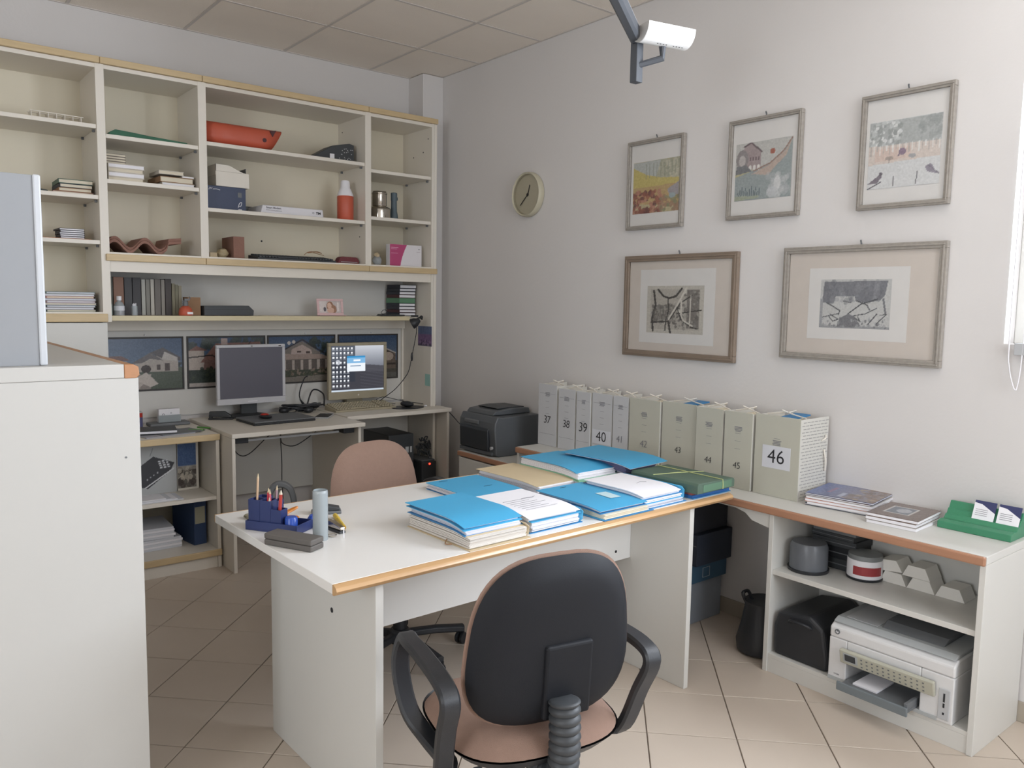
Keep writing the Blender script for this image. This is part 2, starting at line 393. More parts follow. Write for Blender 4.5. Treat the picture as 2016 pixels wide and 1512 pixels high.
one('pelmet_soffit', m_cream, u, .001, -2.2035, -.196, FY_+.032, -.012, 1.66, 1.675)
one('lower_edging', m_beech, u, .003, x0, -2.2055, FY_-.012, FY_+.02, 1.346, 1.388)
one('bottom_board', m_cream, u, .0012, x0+.02, -2.2256, FY_+.006, -.012, 1.378, 1.396)
one('upper_back_panel', m_back, u, 0, -2.2035, -.196, -.012, -.003, 1.6755, 2.66); one('left_back_panel', m_back, u, 0, x0, -2.204, -.012, -.003, 1.39, 2.66)
for a, b, z in ((x0+.02, -2.2256, 2.342), (x0+.02, -2.2256, 1.990), (x0+.02, -2.2256, 1.763), (-2.1845, -1.7225, 2.302), (-2.1845, -1.7225, 2.077),
                (-1.6785, -.708, 2.333), (-1.6785, -.708, 1.975), (-.666, -.2155, 2.300), (-.666, -.2155, 2.008)):
    one('shelf', m_cream, u, .0015, a, b, FY_+.012, -.012, z-.021, z)
    for yy in (-.33, -.07):
        MB().box(b-.012, b, yy-.006, yy+.006, z-.034, z-.0215).build('shelf_pin', m_grey, u, .001)
hp = MB()
for (xx, y, z) in ((-.2155, -.33, 2.55), (-.2155, -.27, 2.47), (-.2155, -.15, 2.45), (-.7080, -.30, 1.88), (-.7080, -.07, 2.56)):
    hp.cyl((xx-.001, y, z), .004, .0015, 'x', 10)
hp.cyl((-1.235, -.0135, 1.835), .006, .0015, 'y', 10); hp.build('peg_hole', m_ink, u)
# closed cupboard under the left column
one('cupboard_door', m_lam, u, .002, -2.712, -2.2075, FY_, FY_+.02, .10, 1.342)
one('cupboard_door', m_lam, u, .002, x0, -2.716, FY_, FY_+.02, .10, 1.342)
one('upright_panel', m_cream, u, .001, -2.2255, -2.2075, FY_+.021, -.012, 0, 1.345)
one('plinth', m_cream, u, .001, x0, -2.2075, FY_+.03, FY_+.05, 0, .098)
# hutch: shelf, apron, back panel
pts = [(-2.2035, -.012), (-.216, -.012), (-.216, -.20), (-.30, -.245), (-.345, -.315), (-.37, -.352), (-2.2035, -.352)]
hs = thing('hutch_shelf', 'long pale beech-edged shelf under the upper cabinets above the house posters', 'shelf')
MB().prism(pts, 1.352, 1.377, 'z').build('shelf_board', [m_cream], hs, .002)
MB().prism([(-2.2035, -.3525), (-.371, -.3525), (-.371, -.362), (-2.2035, -.362)], 1.351, 1.378, 'z').build('edging', mat('yellowed_beech_edge', 'cfc3a0', .45, var=.08), hs, .002)
one('apron_board', m_cream, hs, .0015, -2.2035, -.2165, -.045, -.028, 1.286, 1.351)
one('back_panel', mat('grey_white_board', 'd6d4cf', .6, var=.02, scale=2), u, 0, -2.2035, -.2165, -.012, -.003, .78, 1.659)
one('corner_batten', m_cream, u, .001, -.232, -.2165, -.028, -.0125, .78, 1.285)

# ------------------------------------------------------------------ things on the wall unit shelves
def bookstack(specs, cx, y0, z, label, group, cat='book', name='book'):
    """specs: (x0,x1,depth,thick,cover,pages,extra-label)"""
    out = []
    for (a, b, d, t, cov, pag, lab) in specs:
        o = thing(name, lab, cat, ((a+b)/2, y0, z), random.uniform(-.03, .03), group)
        w = (b-a)/2; ct = min(.003, t*.16)
        q = MB(); q.box(-w, w, 0, d, 0, ct); q.box(-w, w, 0, d, t-ct, t); q.box(-w, -w+ct, 0, d, ct, t-ct)
        q.build('cover', cov, o, .0006, segs=1)
        MB().box(-w+ct, w-.003, .003, d-.003, ct, t-ct).build('pages', pag, o)
        z += t+.0006; out.append(o)
    return z
def ordinal(i, n):
    W_ = ['first', 'second', 'third', 'fourth', 'fifth', 'sixth', 'seventh', 'eighth', 'ninth', 'tenth', 'eleventh']
    if i == n-1: return 'topmost'
    if i == 0: return 'bottom'
    return W_[i]+' from the bottom'
def stack(name, cat, grp, desc, place_, n, f):
    return [f(i)+((desc(i)+', '+ordinal(i, n)+' '+place_),) for i in range(n)]
# column 1
w_ = thing('wooden_slotted_strip', 'low wooden slotted strip lying on the highest shelf, left column', 'wood strip', (-2.39, -.28, 2.342), .06)
q = MB(); q.box(-.12, .12, -.03, .03, 0, .006); q.build('base', m_beech, w_, .001)
for i in range(7): one('divider', m_cream, w_, .0005, -.115+i*.037, -.112+i*.037, -.028, .028, .006, .034)
one('top_rail', m_cream, w_, .0005, -.12, .12, .02, .026, .034, .038); one('front_rail', m_cream, w_, .0005, -.12, .12, -.028, -.022, .0342, .038)
o = MB(); o.prism([(-.11, 0), (.1, 0), (.1, .012), (.03, .022), (-.08, .026), (-.11, .012)], -.1, .1); o = o.build('cloth_pouch', mat('dark_slate_cloth', '4d524f', .9), None, .004); o.location = (-2.54, -.2, 1.990)
tag(o, 'flat dark slate pouch beside the small books in the left column', 'pouch')
ps = [mat('pink_book_cover', 'b58a80', .7), m_page]
sp = []
for i, (a, b, t, cv) in enumerate(((-2.42, -2.235, .012, ps[0]), (-2.395, -2.245, .018, m_brown), (-2.39, -2.24, .02, m_dkbook), (-2.395, -2.238, .022, m_cardg))):
    sp.append((a, b, .2, t, cv, m_page, ('pink thin book', 'small brown-covered book', 'small dark-covered book', 'small green-covered book')[i]+' with cream pages, '+ordinal(i, 4)+' in the left column pile'))
bookstack(sp, 0, -.31, 1.990, '', 'books piled in the left column')
o = one('orange_folder', mat('orange_card', 'b8703f', .7), None, .001, -.115, .115, -.1, .12, 0, .006); o.location = (-2.365, -.2, 1.763); tag(o, 'thin orange card folder lying under the small dark notebooks', 'folder')
sp = [(-2.392+random.uniform(-.004, .004), -2.28, .15, .0095, m_dkbook, m_white, 'small dark notebook with white pages, '+ordinal(i, 5)+' on the orange folder') for i in range(5)]
bookstack(sp, 0, -.29, 1.7695, '', 'dark notebooks piled on the orange folder', 'notebook', 'notebook')
cols = ['6f8a88', 'c9b9bd', '6b7f86', 'b9bcc8', 'c2a0a0', 'a8b4c0', 'c48888', 'd5d0d0', '5e7c80']
nm = ['teal', 'pale pink', 'slate blue', 'pale lilac', 'dusty pink', 'pale blue', 'rose pink', 'off-white', 'deep teal']
sp = [(-2.47-.06*random.random()*(i % 2), -2.243-.012*random.random(), .22, .0108, mat('magazine_'+nm[i].replace(' ', '_'), cols[i], .5), m_lab if i % 3 else m_page, nm[i]+' paper-bound magazine, '+ordinal(i, 9)+' in the lowest left pile') for i in range(9)]
bookstack(sp, 0, -.32, 1.396, '', 'magazines piled at the bottom of the left column', 'magazine', 'magazine')
# column 2
q = MB(); q.prism([(-.2, 0), (.19, 0), (.19, .008), (.1, .013), (0, .018), (-.1, .026), (-.17, .03), (-.2, .012)], -.12, .08); o = q.build('folded_green_cloth', mat('green_cloth', '3f6a55', .9, var=.2, scale=20), None, .004)
o.location = (-1.965, -.24, 2.302); tag(o, 'flat folded dark green cloth lying on the top shelf of second column', 'cloth')
whb = mat('pale_book_cover', 'd2cbc0', .7); grb = mat('taupe_book_cover', '8d857b', .7)
sp = [(-2.168, -1.998+.006*(i % 2), .24, t, whb, m_white if i % 2 else m_page, 'wide pale book, '+ordinal(i, 4)+' in the larger pile of second column') for i, t in enumerate((.020, .024, .020, .022))]
z = bookstack(sp, 0, -.33, 2.077, '', 'wide pale books in the second column')
sp = [(-2.17, -2.075, .17, t, grb, m_page, 'small taupe book, '+ordinal(i, 4)+' on top of the wide pale books') for i, t in enumerate((.012, .013, .012, .014))]
bookstack(sp, 0, -.3, z, '', 'small books on the wide pale books')
sp = [(-1.905, -1.735, .22, .018, whb, m_white, 'thin white-paged book, bottom of the right pile, second column'), (-1.915, -1.74, .22, .030, m_kraft, m_page, 'thick brown book in the right pile of second column'),
      (-1.80, -1.735, .20, .010, whb, m_white, 'small white booklet on the thick brown book'), (-1.92, -1.79, .19, .020, whb, m_page, 'cream paperback topmost on the right pile, second column')]
bookstack(sp, 0, -.33, 2.077, '', 'books in the right pile of second column')
rt = None
for k in range(2):
    q = MB(); N = 40; top = []; bot = []
    for i in range(N+1):
        t = i/N; x = -.19+.38*t; zz = .028*(1-math.cos(2*math.pi*(x+.072)/.15)) if x < .12 else None
        zz = .028*(1-math.cos(2*math.pi*(x+.072)/.15)) if x < .115 else .0555+.28*(x-.115)*.4
        top.append((x, zz+.016)); bot.append((x, zz))
    q.prism(top+bot[::-1], -.24+.02*k, 0.02*k)
    o = q.build('roof_tile', m_brick, None, .002, smooth=True); o.location = (-2.0+.006*k, -.08, 1.706+.0168*k)
    tag(o, ('lower' if k == 0 else 'upper')+' of two nested wavy terracotta roof tiles on the shelf', 'roof tile', 'nested terracotta roof tiles')
# column 3
q = MB(); N = 28; vs = []; fs = []
th0 = math.radians(12)
for ix, fx in enumerate((0, .35, .8, 1)):
    for k in range(N+1):
        a = th0+(2*math.pi-2*th0)*k/N-math.pi/2+math.pi
        cy = .064*math.copysign(abs(math.cos(a))**.7, math.cos(a)); cz = .062*math.copysign(abs(math.sin(a))**.7, math.sin(a))
        xx = -.21+.42*fx+(.035*(cz/.06) if fx == 1 else 0)
        vs.append((xx, cy, cz+.064))
n1 = N+1
for ix in range(3):
    for k in range(N): fs.append((ix*n1+k, ix*n1+k+1, (ix+1)*n1+k+1, (ix+1)*n1+k))
q._a(vs, fs)
o = q.build('shell', m_orpl, None, smooth=True); sm = o.modifiers.new('s', 'SOLIDIFY'); sm.thickness = .004
t_ = thing('orange_plastic_trough', 'orange-red moulded plastic trough lying on the top shelf', 'container', (-1.468, -.275, 2.333)); o.parent = t_
MB().cyl((.0, 0, 0), .012, .003, 'y', 14).build('hole_rim', m_dkred, t_, loc=(.13, -.0665, .055))
MB().prism([(.162, .112), (.20, .118), (.178, .078)], -.0665, -.060).build('notch', m_dkred, t_)
w = thing('black_ribbed_adapter', 'black wedge-shaped patterned case at the right of the top shelf', 'case', (-.875, -.25, 2.333))
MB().prism([(-.145, 0), (.135, 0), (.135, .11), (.105, .118), (-.01, .092), (-.13, .02)], -.04, .09).build('body', m_dark, w, .003)
one('label', m_white, w, 0, -.03, .0, -.0412, -.0402, .012, .042)
q = MB()
for i in range(20): xx = .02+random.random()*.1; zz = .015+random.random()*.075; q.box(xx, xx+.006, -.0412, -.0402, zz, zz+.004)
o = q.build('speckle_print', m_lgrey, w)
w = thing('white_carton', 'torn white carton box standing on the blue box', 'box', (-1.512, -.19, 2.1085))
q = MB(); q.box(-.095, .095, -.11, .11, 0, .082); q.build('body', m_cream, w, .001)
MB().prism([(-.098, .082), (.095, .082), (.06, .084), (.02, .1), (-.02, .118), (-.098, .12)], -.113, -.11).build('torn_front_flap', m_cream, w)
one('side_flap', m_cream, w, 0, -.098, -.0955, -.113, .11, .06, .12); one('back_flap', m_grey, w, 0, -.095, .095, .107, .11, .0822, .122)
one('right_flap', m_grey, w, 0, .093, .0955, -.06, .11, .082, .118)
w = thing('blue_carton', 'dark blue carton box with white marks under the white carton', 'box', (-1.552, -.19, 1.975))
MB().box(-.112, .112, -.113, .11, 0, .132).build('body', mat('dark_blue_carton', '3c4660', .5, var=.06), w, .002)
one('label', m_grey, w, 0, .066, .088, -.1142, -.1132, .078, .105)
q = MB(); q.tube([(-.098, -.1138, .108), (-.09, -.1138, .122), (-.086, -.1138, .114), (-.078, -.1138, .12)], .0015, sub=3); q.tube([(-.075, -.1138, .112), (-.055, -.1138, .114), (-.035, -.1138, .11)], .0018, sub=3)
q.tube([(.066, -.1138, .02), (.075, -.1138, .045), (.088, -.1138, .05), (.082, -.1138, .03), (.072, -.1138, .028)], .002, sub=3); q.box(.068, .088, -.114, -.1132, .004, .012); q.build('logo_marks', m_white, w, smooth=True)
w = thing('modem_carton', 'flat white carton printed Smart Modem on the middle shelf', 'box', (-1.16, -.20, 1.9765))
MB().prism([(-.198, 0), (.2, 0), (.194, .048), (-.185, .048)], -.115, .11).build('body', mat('glossy_white_carton', 'dedde2', .35), w, .005)
text('Smart Modem', .016, (-.165, -.1162, .034), FY, m_inkg, w, ax='LEFT', bold=.0004); text('Modem di ultima generazione', .008, (-.165, -.1162, .02), FY, m_inkg, w, ax='LEFT')
text('TIM', .019, (.163, -.1162, .024), FY, m_ink, w, bold=.0006); text('CI', .013, (.130, -.1162, .024), FY, m_inkg, w, bold=.0004)
w = thing('flat_grey_box', 'flat grey box lying behind the modem carton', 'box', (-1.22, -.055, 1.9765)); one('body', m_grey, w, .002, -.2, .2, -.03, .035, 0, .055); one('lid_edge', m_dark, w, 0, -.2, .2, -.032, -.0302, .05, .055)
w = thing('spray_bottle', 'orange bottle with white cap on the middle shelf', 'bottle', (-.797, -.28, 1.976))
MB().lathe([(.048, 0), (.051, .004), (.051, .145), (.049, .15)], n=28).build('body', m_orpl, w, smooth=True)
MB().lathe([(.050, .150), (.047, .165), (.034, .195), (.030, .2), (.028, .235), (.024, .245), (.012, .247)], n=24).build('cap', m_white, w, smooth=True)
w = thing('black_cable_adapter', 'thin black plastic piece lying left of the orange bottle', 'adapter', (-.90, -.27, 1.9765)); one('body', m_blk, w, .002, -.045, .04, -.03, .03, 0, .006)
w = thing('hollow_brick', 'upright terracotta brick on the bottom shelf of the wide column', 'brick', (-1.485, -.21, 1.7065)); one('body', m_brick, w, .002, -.032, .032, -.095, .095, 0, .125)
o = MB().ball((0, 0, 0), .035, .03, .027, jit=.14).build('clay_lump', mat('glazed_beige_stone', 'a89878', .4, var=.3, scale=50), None, smooth=True); o.location = (-1.572, -.28, 1.7335); tag(o, 'shiny beige wrapped lump left of the terracotta brick', 'stone')
o = one('wood_block', m_beige, None, .002, -.02, .02, -.03, .03, 0, .028); o.location = (-1.632, -.28, 1.7065); tag(o, 'small buff wooden block at the left end of bottom shelf', 'block')
def keyboard(name, label, cat, loc, rz, w, d, mk, mb_, tilt=.05, grp=None):
    k = thing(name, label, cat, loc, rz, grp)
    q = MB(); q.prism([(-d/2, 0), (d/2, 0), (d/2, .018+tilt*d), (-d/2, .012)], -w/2, w/2, 'x'); q.build('case', mb_, k, .003)
    q = MB(); rows = 5
    for r in range(rows+1):
        y = -d/2+.018+r*(d-.03)/(rows+.2); zt = .012+(y+d/2)/d*(.006+tilt*d)
        x = -w/2+.012
        while x < w/2-.026:
            if r == 0 and -w*.26 < x < w*.0: wd = w*.26
            else: wd = .0155
            if not (w*.215 < x < w*.235 or w*.0 > 1): q.box(x, x+wd, y-.0075, y+.0075, zt, zt+.009)
            x += wd+.0035
    kk = q.build('keys', mk, k, .0015, segs=1); kk['kind'] = 'stuff'; return k
keyboard('keyboard', 'dark grey computer keyboard lying on the bottom shelf of the wide column', 'keyboard', (-1.14, -.265, 1.7065), .02, .50, .15, m_dark, m_dark, .08)
o = MB().tube([(-.05, 0, .002), (-.02, .01, .02), (.03, 0, .026), (.06, -.01, .015), (.02, -.02, .02), (-.03, -.01, .014), (.0, .01, .02), (.08, .0, .004)], .0022, sub=5).build('cable', m_brown, None, smooth=True)
o.location = (-1.02, -.27, 1.748); tag(o, 'thin brown cable coiled on the dark keyboard on the shelf', 'cable')
w = thing('red_pouch', 'dark red zipped pouch beside the keyboard on the shelf', 'pouch', (-.79, -.28, 1.7065))
MB().prism([(-.075, .0), (.072, 0), (.075, .02), (.06, .042), (-.045, .044), (-.06, .035)], -.03, .03).build('body', mat('dark_red_cloth', '6e3338', .7), w, .006); one('zip', m_lgrey, w, .0005, -.055, .06, -.0325, -.0302, .009, .012)
w = thing('steel_canister', 'two-tier polished steel canister in the right column', 'canister', (-.537, -.25, 2.008))
MB().lathe([(.070, 0), (.074, .003), (.074, .055), (.076, .06), (.072, .066), (.055, .078), (.048, .08)], n=36).build('base', m_steel, w, smooth=True)
MB().lathe([(.044, .0805), (.047, .085), (.047, .155), (.050, .158), (.050, .165), (.046, .168), (.044, .176), (.02, .178)], n=36).build('lid_cup', m_steel, w, smooth=True)
w = thing('torch', 'grey-blue plastic torch standing beside the steel canister', 'torch', (-.428, -.25, 2.008)); sg = mat('slate_plastic', '54636a', .5)
MB().lathe([(.028, 0), (.026, .03), (.02, .06), (.019, .125), (.021, .13), (.021, .175), (.018, .178)], n=20).build('body', sg, w, smooth=True); one('button', sg, w, .001, .018, .026, -.006, .006, .13, .15)
w = thing('pink_white_carton', 'pink and white carton standing in the bottom right compartment', 'box', (-.372, -.29, 1.706))
MB().box(-.122, .122, -.02, .03, 0, .142).build('body', m_white, w, .001)
cv = Cv(90, 52, 'dedade'); cv.put(cv.U < .33+.2*np.sqrt(np.clip(cv.V, 0, 1))*cv.V, 'c23a72'); cv.rect(.04, .84, .26, .88, 'e8b8cc', .7).rect(.04, .77, .22, .80, 'e8b8cc', .7).rect(.04, .58, .25, .6, 'e8b8cc', .7).rect(.9, .8, .94, .86, '9a9aa0').rect(.84, .68, .95, .71, 'b5a8b0')
cv.mesh('printed_front', .243, .141, FY, (0, -.0206, .071), w, PRINT)
w = thing('plastic_bag_of_sweets', 'small clear bag of oddments left of the pink carton', 'bag', (-.585, -.3, 1.706)); MB().ball((0, 0, .03), .032, .025, .03, jit=.15).build('bag', mat('clear_bag', 'b5bcc0', .3, alpha=.6), w, smooth=True); MB().ball((0, 0, .062), .02, .015, .018, jit=.2).build('contents', m_beige, w, smooth=True)

# ------------------------------------------------------------------ things on the hutch shelf
ZS = 1.3782
w = thing('glass_bottle', 'pale clear bottle half hidden behind the left upright', 'bottle', (-2.187, -.30, ZS)); MB().lathe([(.02, 0), (.022, .004), (.022, .055), (.012, .075), (.010, .085)], n=18).build('body', mat('pale_green_plastic', 'b9cdc8', .25, alpha=.75), w, smooth=True); MB().cyl((0, 0, .085), .011, .012).build('cap', m_cream, w)
w = thing('sanitiser_bottle', 'clear bottle with white cap and red liquid on the beech shelf', 'bottle', (-2.131, -.30, ZS)); MB().lathe([(.024, 0), (.025, .003), (.025, .022)], n=20).build('liquid', mat('red_liquid', 'a8443c', .3), w, smooth=True)
MB().lathe([(.0258, 0), (.0262, .003), (.0262, .05), (.018, .068), (.010, .074), (.010, .08)], n=20).build('body', m_vinyl, w, smooth=True); MB().cyl((0, 0, .080), .0125, .022).build('cap', m_white, w); MB().lathe([(.0266, .026), (.0266, .05)], n=20).build('label', m_lab, w, smooth=True)
w = thing('small_jar', 'small clear jar of sticks in front of the grey folders', 'jar', (-2.055, -.30, ZS)); MB().lathe([(.014, 0), (.015, .003), (.015, .05)], n=16).build('body', m_vinyl, w, smooth=True)
for i in range(4): MB().cyl((-.008+.005*i, 0, .004), .002, .058+.004*(i % 2), n=6).build('stick', m_white, w)
row = [(-2.172, -2.136, 'dark olive-grey', '5a5a52', .205), (-2.134, -2.082, 'reddish brown', '8e6a58', .205), (-2.080, -2.040, 'charcoal', '4a4a4c', .203), (-2.038, -1.995, 'dark charcoal', '3f3e40', .204),
       (-1.993, -1.972, 'pale grey', 'a8a8a0', .196), (-1.970, -1.948, 'mid grey', '807e76', .196), (-1.946, -1.926, 'off-white', 'b4b0a6', .198), (-1.924, -1.892, 'taupe', '6a6560', .200), (-1.890, -1.870, 'light taupe', '8b867e', .198), (-1.868, -1.835, 'brown-black', '46403e', .203)]
for a, b, nme, col, hh in row:
    w = thing('document_binder', nme+' binder standing in the row at the left of beech shelf', 'binder', ((a+b)/2, -.2, ZS), 0, 'binders on the beech shelf')
    d = (b-a)/2; mm = mat('binder_'+nme.replace(' ', '_').replace('-', '_'), col, .6)
    q = MB(); q.box(-d, d, 0, .004, 0, hh); q.box(-d, -d+.002, 0, .17, 0, hh); q.box(d-.002, d, 0, .17, 0, hh); q.build('cover', mm, w, .0008, segs=1)
    one('pages', m_page, w, 0, -d+.0025, d-.0025, .005, .165, .004, hh-.006)
for i in range(3):
    a = -1.832+i*.018
    o = one('thin_folder', mat('olive_card_%d' % i, ('85806c', '7a7765', '908a78')[i], .7), None, .001, 0, .0165, 0, .17, 0, .178-.006*i); o.location = (a, -.2, ZS)
    tag(o, ('olive', 'dark olive', 'pale olive')[i]+' thin folder standing at the right end of the binder row', 'folder', 'olive folders')
o = one('kraft_box', m_kraft, None, .001, -.04, .03, -.04, .05, 0, .102); o.location = (-1.725, -.22, ZS); tag(o, 'upright brown kraft box behind the orange mister bottle', 'box')
w = thing('mister_bottle', 'small orange mister bottle with grey trigger on beech shelf', 'bottle', (-1.79, -.30, ZS)); MB().lathe([(.034, 0), (.037, .006), (.037, .02), (.032, .038), (.02, .05), (.013, .054)], n=24).build('body', m_orpl, w, smooth=True)
MB().lathe([(.014, .054), (.014, .075), (.009, .082)], n=14).build('collar', m_grey, w, smooth=True); q = MB(); q.box(-.006, .022, -.006, .006, .082, .094); q.tube([(.018, 0, .088), (.026, 0, .098), (.02, 0, .104)], .004); q.tube([(-.004, 0, .084), (-.014, 0, .08), (-.016, 0, .068)], .003); q.build('trigger', m_grey, w, .001)
one('label', m_white, w, 0, -.002, .028, -.0385, -.0365, .008, .02)
w = thing('black_case', 'long black case with sloping ends lying on the beech shelf', 'case', (-1.545, -.24, ZS)); MB().prism([(-.14, 0), (.145, 0), (.148, .03), (.118, .058), (-.14, .055)], -.05, .05).build('body', m_dark, w, .003); one('lid_seam', m_blk, w, 0, -.138, .13, -.0512, -.0502, .034, .037)
o = MB().prism([(-.05, -.03), (.05, -.028), (.045, .03), (-.055, .026)], 0, .002, 'z').build('paper_scrap', m_page, None); o.location = (-1.31, -.29, ZS); tag(o, 'small scrap of pale paper lying right of the black case', 'paper')
w = thing('framed_portrait', 'pink photo frame with a portrait on the beech shelf', 'photo frame', (-.895, -.27, ZS)); w.rotation_euler = (math.radians(-9), 0, math.radians(-3))
q = MB()
pk = mat('pale_pink_frame', 'd8b8b8', .5)
q.box(-.088, .088, 0, .008, .004, .02); q.box(-.088, .088, 0, .008, .094, .108); q.box(-.088, -.072, 0, .008, .02, .094); q.box(.072, .088, 0, .008, .02, .094); q.build('frame', pk, w, .002)
one('foot', pk, w, .001, -.08, .10, -.012, .02, 0, .005)
cv = Cv(60, 32, 'c9bcb8'); cv.rect(.0, 0, .3, 1, 'd8ccc8').ell(.5, .55, .16, .42, '9c6a4c').ell(.6, .3, .2, .4, 'a8785a').ell(.47, .6, .1, .26, 'e0b49c').ell(.52, .2, .16, .25, 'd9ab92').rect(.82, .1, .9, .9, 'e8dcd6').ell(.25, .3, .06, .2, '5a5660').noise(.02)
cv.mesh('photograph', .144, .074, FY, (0, .0035, .057), w, PHOTO)
w = thing('black_pouch', 'flat black pouch under the spectacles beside the diaries', 'pouch', (-.46, -.26, ZS)); MB().prism([(-.085, 0), (.085, 0), (.085, .01), (-.07, .012)], -.045, .045).build('body', m_blk, w, .003)
w = thing('spectacles', 'thin black folded spectacles resting on the black pouch', 'glasses', (-.50, -.27, ZS+.0125))
q = MB(); q.tube([(-.035, 0, .01), (-.02, 0, .026), (.0, 0, .026), (.006, 0, .012), (-.008, 0, .003), (-.028, 0, .002)], .0018, sub=4, closed=True); q.build('rim', m_blk, w, smooth=True)
MB().tube([(.006, 0, .018), (.03, .01, .012), (.05, .02, .006)], .0018, sub=3).build('temple', m_blk, w, smooth=True)
sp = []; cvs = [m_dkbook, m_dkred, m_dkbook, m_dkbook, m_grn, m_dkred, m_dkbook, m_dkbook, m_dkbook]
cn = ['black', 'dark red', 'black', 'charcoal', 'green', 'dark red', 'black', 'charcoal', 'slate grey']
ths = [.021, .020, .022, .021, .034, .022, .021, .020, .024]
for i in range(9):
    dx = (0, .002, -.006, -.004, .0, -.004, .0, .004, .012)[i]
    sp.append((-.362+dx*.4, -.232+dx*.5, .17, ths[i], cvs[i], m_grn if i == 4 else m_white, cn[i]+' diary with page edges outward, '+ordinal(i, 9)+' in the shelf stack'))
bookstack(sp, 0, -.21, ZS, '', 'diaries stacked at the right of the beech shelf', 'diary', 'diary')
# clip lamp
w = thing('clip_lamp', 'small black clip spotlight on the right end of beech shelf', 'lamp', (-.335, -.365, 1.352))
hm = MB(); hm.T = Matrix.Translation((0, -.01, -.012)) @ Matrix.Rotation(math.radians(58), 4, 'Y') @ Matrix.Rotation(math.radians(28), 4, 'X'); hm.lathe([(.034, -.03), (.036, -.026), (.03, .0), (.018, .02), (.012, .03), (.006, .032)], n=24); hm.build('shade', m_blk, w, smooth=True)
hb = MB(); hb.T = Matrix.Translation((0, -.01, -.012)) @ Matrix.Rotation(math.radians(58), 4, 'Y') @ Matrix.Rotation(math.radians(28), 4, 'X'); hb.lathe([(.026, -.031), (.02, -.032)], n=20); hb.build('bulb_face', m_grey, w, smooth=True)
q = MB(); q.tube([(.0, 0, .0), (.03, .01, .012), (.06, .02, .02), (.07, .02, .004)], .006, sub=4); q.box(-.005, .03, .005, .04, .022, .034); q.ball((.062, .018, .02), .012); q.build('clamp', m_blk, w, smooth=True)
q = MB(); q.tube([(.01, 0, -.02), (.012, -.0, -.08), (.0, .02, -.2), (-.012, .03, -.28), (-.04, .03, -.36), (-.1, .08, -.46), (-.15, .16, -.53), (-.19, .20, -.577)], .0028, sub=6); q.build('cord', m_blk, w, smooth=True)
MB().ball((-.005, .027, -.245), .008, .008, .03).build('switch', m_blk, w, smooth=True)

# ------------------------------------------------------------------ house posters over the desk
def poster(i, x0, x1, draw, lab):
    w = thing('house_poster', lab, 'poster', ((x0+x1)/2, -.0135, 1.092), random.uniform(-.002, .002), 'house photographs above the desk')
    W2, H2 = (x1-x0)/2, .157
    q = MB(); f = .010; q.box(-W2, W2, -.006, 0, -H2, -H2+f); q.box(-W2, W2, -.006, 0, H2-f, H2); q.box(-W2, -W2+f, -.006, 0, -H2+f, H2-f); q.box(W2-f, W2, -.006, 0, -H2+f, H2-f); q.build('frame', m_photo_dk, w, .001)
    cv = Cv(130, 86, '5d7690'); draw(cv); cv.noise(.018); cv.a = cv.a*.92; cv.mesh('photograph', 2*W2-2*f, 2*H2-2*f, FY, (0, -.003, 0), w, PHOTO)
    MB().ball((.02, -.008, H2+.011), .005).build('pin', m_white, w, smooth=True)
def sky(cv): cv.grad('8a9cb0', '3a567e')
def d1(cv):
    sky(cv); cv.speck(30, ['4a5658', '3e4a4c'], 0, .42, 1, .5, .02, .05); cv.rect(0, 0, 1, .42, '5a6656'); cv.poly([(0, 0), (.6, 0), (.62, .2), (.4, .36), (0, .3)], '9c9088')
    cv.poly([(0, .42), (.1, .56), (.32, .56), (.36, .42)], 'b9a8a0').poly([(-.02, .56), (.08, .66), (.26, .67), (.36, .58)], '7c5650')
    cv.poly([(.42, .34), (.42, .52), (.62, .68), (.95, .56), (.95, .34)], 'bdb2a8').poly([(.38, .52), (.6, .72), (.78, .56), (.6, .6), (.5, .52)], '6f6a6c').poly([(.6, .72), (.76, .82), (.98, .62), (.98, .55), (.78, .58)], '5f5c60')
    cv.poly([(.74, .58), (.78, .74), (.94, .62), (.94, .54)], 'c9c2bc').ell(.55, .4, .06, .08, '4a3c38').rect(.78, .36, .84, .5, '5a4c48').rect(.68, .38, .73, .48, '544844').poly([(.3, 0), (.5, .3), (.62, .3), (.45, 0)], 'c4b6ac').poly([(.55, .34), (.7, .1), (.6, .04), (.4, .2)], 'd2c6bc')
def d2(cv):
    sky(cv); cv.speck(60, ['3f4a46', '4a5650'], 0, .6, 1, 1, .03, .08); cv.rect(0, 0, 1, .36, '38443a'); cv.poly([(0, .34), (0, .74), (.2, .74), (.2, .34)], 'c6b6aa').poly([(0, .74), (.1, .84), (.24, .74)], '8a5e54')
    cv.poly([(.15, .5), (.35, .88), (.95, .9), (1, .5)], '9a6e64').poly([(.18, .34), (.2, .54), (1, .56), (1, .34)], '8d6a62').rect(.42, .84, .5, .98, 'c4aaa0').line([(.0, .6), (.3, .64), (.34, .6)], '3c3634', .012).rect(.0, 0, .45, .07, 'bfb4ac')
    cv.line([(.72, .7), (.82, .92)], '5a4642', .01); cv.speck(30, ['2f3a32', '46523e'], 0, .1, .4, .38, .02, .04)
